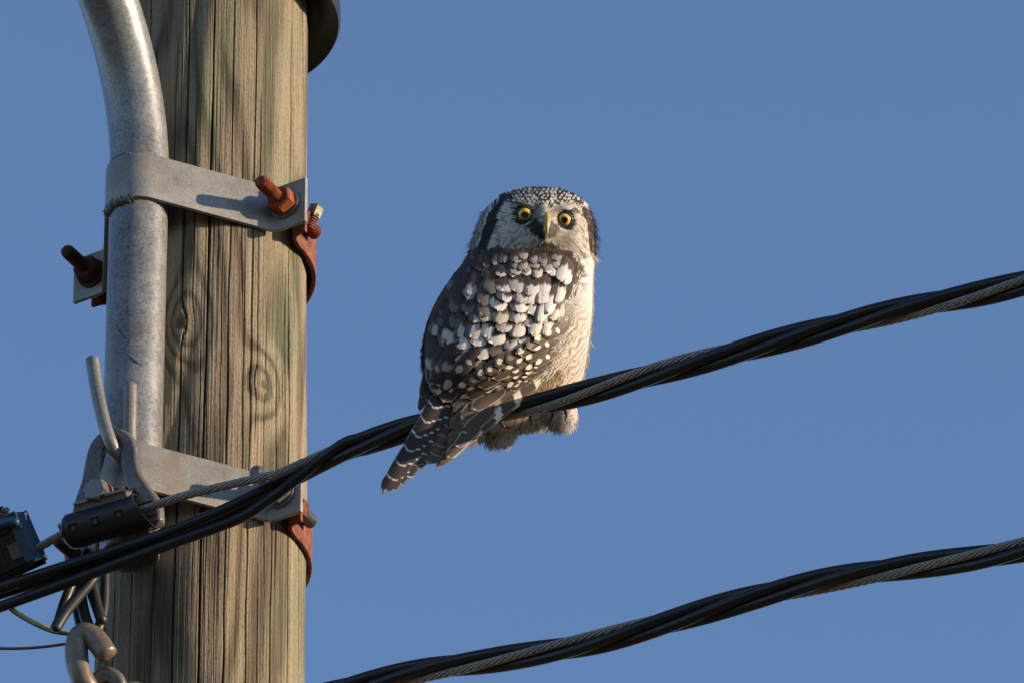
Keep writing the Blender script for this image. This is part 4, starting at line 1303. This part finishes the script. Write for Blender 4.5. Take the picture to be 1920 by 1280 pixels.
VANE = {k: mat_vane(k + "_vane", k) for k in ("mantle", "covert", "flight", "tail", "plain")}
def prof(s, tipr, root):
    w = np.clip(s / root, 0, 1) ** .7
    t = np.clip((s - (1 - tipr)) / tipr, 0, 1)
    return w * np.sqrt(np.clip(1 - t ** 2.2, 0, 1)) + .015
fcount = 0
def feather(name, kind, x0, y0, dx, dy, L, W, wht, size, tint, lay=2.0, lift=8.0, camber=3.0, bend=0.0, tipr=.36, root=.22, depth=None, ns=9, nw=5):
    global fcount
    fcount += 1
    r = random.Random(fcount * 7919)
    l = math.hypot(dx, dy); dx /= l; dy /= l; bx, by = -dy, dx
    s = np.linspace(0, 1, ns) ** .85; w = np.linspace(-1, 1, nw)
    S, Wd = np.meshgrid(s, w, indexing='ij')
    edge = prof(S, tipr, root) * W / 2
    rag = np.array([[r.uniform(-1, 1) for _ in range(nw)] for _ in range(ns)]) * np.abs(Wd) ** 3 * W * .035
    ac = Wd * edge + rag
    al = S * L + (np.array([r.uniform(-1, .6) for _ in range(nw)])[None] * min(L * .07, 4.0)) * np.clip((S - .8) / .2, 0, 1)
    x = x0 + dx * al + bx * (ac + bend * L * S ** 2); y = y0 + dy * al + by * (ac + bend * L * S ** 2)
    xm = x0 + dx * S * L + bx * bend * L * S ** 2; ym = y0 + dy * S * L + by * bend * L * S ** 2
    dep = depth or surf
    T = .55 * dep(x, y) + .45 * dep(xm, ym) + lay + lift * S - camber * Wd ** 2 * (edge / (W / 2 + 1e-6))
    V = P(x, y, T).reshape(-1, 3)
    me = mesh(name, V, grid_faces(ns, nw, closed=False))
    uvl = me.uv_layers.new(name="UVMap")
    U_, S_ = Wd.ravel(), S.ravel()
    d = np.empty((len(me.loops), 2), np.float32); vi = np.empty(len(me.loops), np.int32); me.loops.foreach_get("vertex_index", vi)
    d[:, 0] = U_[vi]; d[:, 1] = S_[vi]; uvl.data.foreach_set("uv", d.ravel())
    o = link(name, me, VANE[kind], owl)
    o.color = (wht, size, tint, 1)
    return o

rf = random.Random(21)
# mantle and scapulars: shingled rows from the nape down
def white_amt(x, y):
    return float(np.clip(.30 + .75 * G2(x, y, 1035, 535, 40, 60) + .65 * G2(x, y, 965, 570, 50, 55) + .5 * G2(x, y, 880, 620, 60, 40) + .35 * G2(x, y, 960, 490, 60, 16)
                         - .9 * G2(x, y, 850, 520, 45, 60) - .6 * G2(x, y, 900, 478, 60, 14), 0, 1))
rows_ = np.array([463, 471, 480, 491, 504, 520, 540, 561, 582, 603, 624, 643.])
for j, yy in enumerate(rows_):
    xl = float(row(np.array(yy + 8.))[0] - row(np.array(yy + 8.))[1]) + 19
    xr_ = float(np.interp(yy, [460, 490, 560, 600, 650], [1062, 1066, 1046, 1030, 900]))
    step = 17 if yy < 500 else 25
    xs = np.arange(xl + (j % 2) * step / 2, xr_, step)
    for xx in xs:
        x0 = xx + rf.uniform(-6, 6); y0 = yy + rf.uniform(-4, 5)
        ax_ = (x0 - 1015) * .42 - 6; ay_ = 190
        tl = float((row(np.array(y0 + 20.))[0] - row(np.array(y0 + 20.))[1]) - (row(np.array(y0 - 4.))[0] - row(np.array(y0 - 4.))[1])) / 24
        nb = min(1, max(0, 1 - (x0 - xl) / 70)); ax_ = ax_ * (1 - nb) + 190 * (tl * .92 + .10) * nb; edw = 1 - .3 * nb
        ed = (x0 - xl) / 60  # drives a darker tint at the left edge, shade put into feather colour
        wa = white_amt(x0 + ax_ / 190 * 28, y0 + 28)
        wa = rf.choice((0, .12)) if rf.random() > wa * 1.3 + .12 else min(1, (wa * .6 + .5) * rf.uniform(.75, 1.0))
        if yy < 490: wa *= .45
        size = min(1.1, max(0, .42 + .6 * white_amt(x0, y0 + 20) + rf.uniform(-.3, .3)))
        feather("mantle_feather", "mantle", x0, y0, ax_ + rf.uniform(-14, 14), ay_, rf.uniform(44, 58) * (.55 if yy < 500 else 1), rf.uniform(28, 37) * (.62 if yy < 500 else 1) * edw,
                wa, size, rf.uniform(.15, .95) * min(1, max(.15, .35 + ed * .4)), lay=2, lift=(10 if yy > 500 else 6) + rf.uniform(-2, 3), camber=2.6, bend=rf.uniform(-.08, .08), nw=9, ns=10)
# long pale scapulars by the breast
for (x0, y0, L, W) in ((1062, 478, 52, 22), (1070, 490, 48, 18), (1056, 512, 60, 22), (1040, 528, 62, 24), (1022, 548, 60, 24), (1046, 556, 48, 20), (1010, 580, 52, 26), (1030, 590, 40, 22)):
    feather("scapular_feather", "mantle", x0, y0, -10, 60, L, W, .95, 1.3, .6, lay=7, lift=13, camber=4, bend=.06, nw=9, ns=11)
# wing coverts: slanting rows with small spots
dxw, dyw = -.86, .51
for jr, (b0, a0, a1, Lf, Wf, wt) in enumerate(((0, 0, 215, 56, 26, .75), (15, -4, 225, 58, 22, .9), (29, -2, 232, 60, 20, .95), (43, 4, 215, 62, 20, .9), (56, 14, 190, 62, 19, .8))):
    for a_ in np.arange(a0 + (jr % 2) * 10, a1, 21.0):
        x0 = 1068 + dxw * a_ + .50 * b0 + rf.uniform(-3, 3) - (0 if jr < 3 else (jr - 2) * 9); y0 = 604 + dyw * a_ + .86 * b0 + rf.uniform(-2, 2)
        if y0 > 742 or x0 > float(breast_x(np.array(y0))) + 12: continue
        dark = 1 if x0 < 880 else 0
        feather("covert_feather", "covert", x0, y0, dxw + rf.uniform(-.08, .08), dyw + rf.uniform(-.06, .08), Lf, Wf, wt if rf.random() < .86 else .2, .5,
                rf.uniform(.35, .85) if not dark else rf.uniform(.05, .4), lay=7 + (4 - jr) * 1.0, lift=9, camber=3.5, tipr=.3)

def wing_T(x, y):
    """folded wing plane: leaves the body and carries on past it, on the camera side of the cable"""
    return np.maximum(surf(x, np.minimum(y, 742)), OT + 22 + (y - 742) * .42 + (900 - x) * .05)
# flight feathers of the folded wing, lower edge last
fl = [((1000, 668), (846, 768), 30, .15, 9), ((1006, 680), (838, 800), 28, .25, 10), ((1008, 690), (834, 826), 26, .3, 8), ((1012, 700), (828, 846), 24, .9, 6),
      ((1016, 706), (822, 858), 22, 1.0, 4), ((1016, 712), (818, 864), 20, 1.0, 2), ((1010, 720), (812, 869), 20, .9, 0)]
for (p0, p1, W, wt, lay) in fl:
    dx, dy = p1[0] - p0[0], p1[1] - p0[1]
    feather("flight_feather", "flight", p0[0], p0[1], dx, dy, math.hypot(dx, dy), W, wt, .28, rf.uniform(.55, .9), lay=lay, lift=6, camber=3, tipr=.16, root=.1, depth=wing_T, ns=16, nw=7, bend=-.03)
# rounded, pale-edged secondaries over them
for (x0, y0, dx, dy, L, W) in ((955, 690, -.86, .52, 70, 27), (935, 708, -.86, .52, 72, 28), (950, 722, -.82, .57, 80, 28), (925, 738, -.80, .60, 78, 28), (930, 760, -.76, .65, 82, 26), (905, 790, -.74, .67, 70, 24), (884, 812, -.72, .69, 66, 22), (980, 676, -.86, .5, 66, 24)):
    feather("secondary_feather", "plain", x0, y0, dx, dy, L, W, .75, .5, rf.uniform(.35, .7), lay=14, lift=7, camber=4, tipr=.4, depth=wing_T)
# dark inner feathers over the tail root and the far wing's tip
for (x0, y0, dx, dy, L, W, k) in ((868, 672, -.42, .9, 92, 40, "plain"), (846, 664, -.32, .95, 84, 36, "covert"), (884, 664, -.6, .8, 88, 36, "covert"), (828, 656, -.16, .99, 80, 30, "plain"), (812, 660, -.05, 1, 62, 24, "plain"),
                                   (862, 640, -.5, .86, 66, 34, "mantle"), (836, 640, -.3, .95, 62, 30, "mantle"), (900, 650, -.66, .75, 70, 30, "covert"), (815, 636, -.1, 1, 60, 28, "mantle")):
    feather("tertial_feather", k, x0, y0, dx, dy, L, W, .5, .35, rf.uniform(0, .25), lay=12, lift=8, camber=4, tipr=.3, depth=wing_T)
for (x0, y0, x1, y1, W) in ((808, 684, 787, 772, 15), (816, 690, 793, 765, 14), (804, 680, 790, 748, 14), (822, 700, 800, 752, 16)):
    feather("primary_tip_feather", "plain", x0, y0, x1 - x0, y1 - y0, math.hypot(x1 - x0, y1 - y0), W, .3, .5, .08, lay=3, lift=4, camber=2, tipr=.3, depth=wing_T)
# tail: long overlapping feathers with thin pale bars
def tail_T(x, y): return OT + 26 + (y - 740) * .45
for i, (x0, y0, x1, y1, W, z, tn) in enumerate(((872, 742, 806, 872, 30, .1, .75), (866, 736, 778, 880, 32, .5, .30), (858, 730, 756, 902, 33, .35, .06), (850, 726, 740, 914, 33, .2, .05), (842, 722, 729, 922, 32, .05, .04), (836, 722, 722, 927, 28, .0, .04))):
    feather("tail_feather", "tail", x0, y0, x1 - x0, y1 - y0, math.hypot(x1 - x0, y1 - y0), W, .62 if i > 1 else .25, z, tn, lay=(0, 2, 5, 8, 11, 13)[i] * .8, lift=2, camber=3, tipr=.10, root=.1, depth=tail_T, ns=18, nw=7, bend=.02)
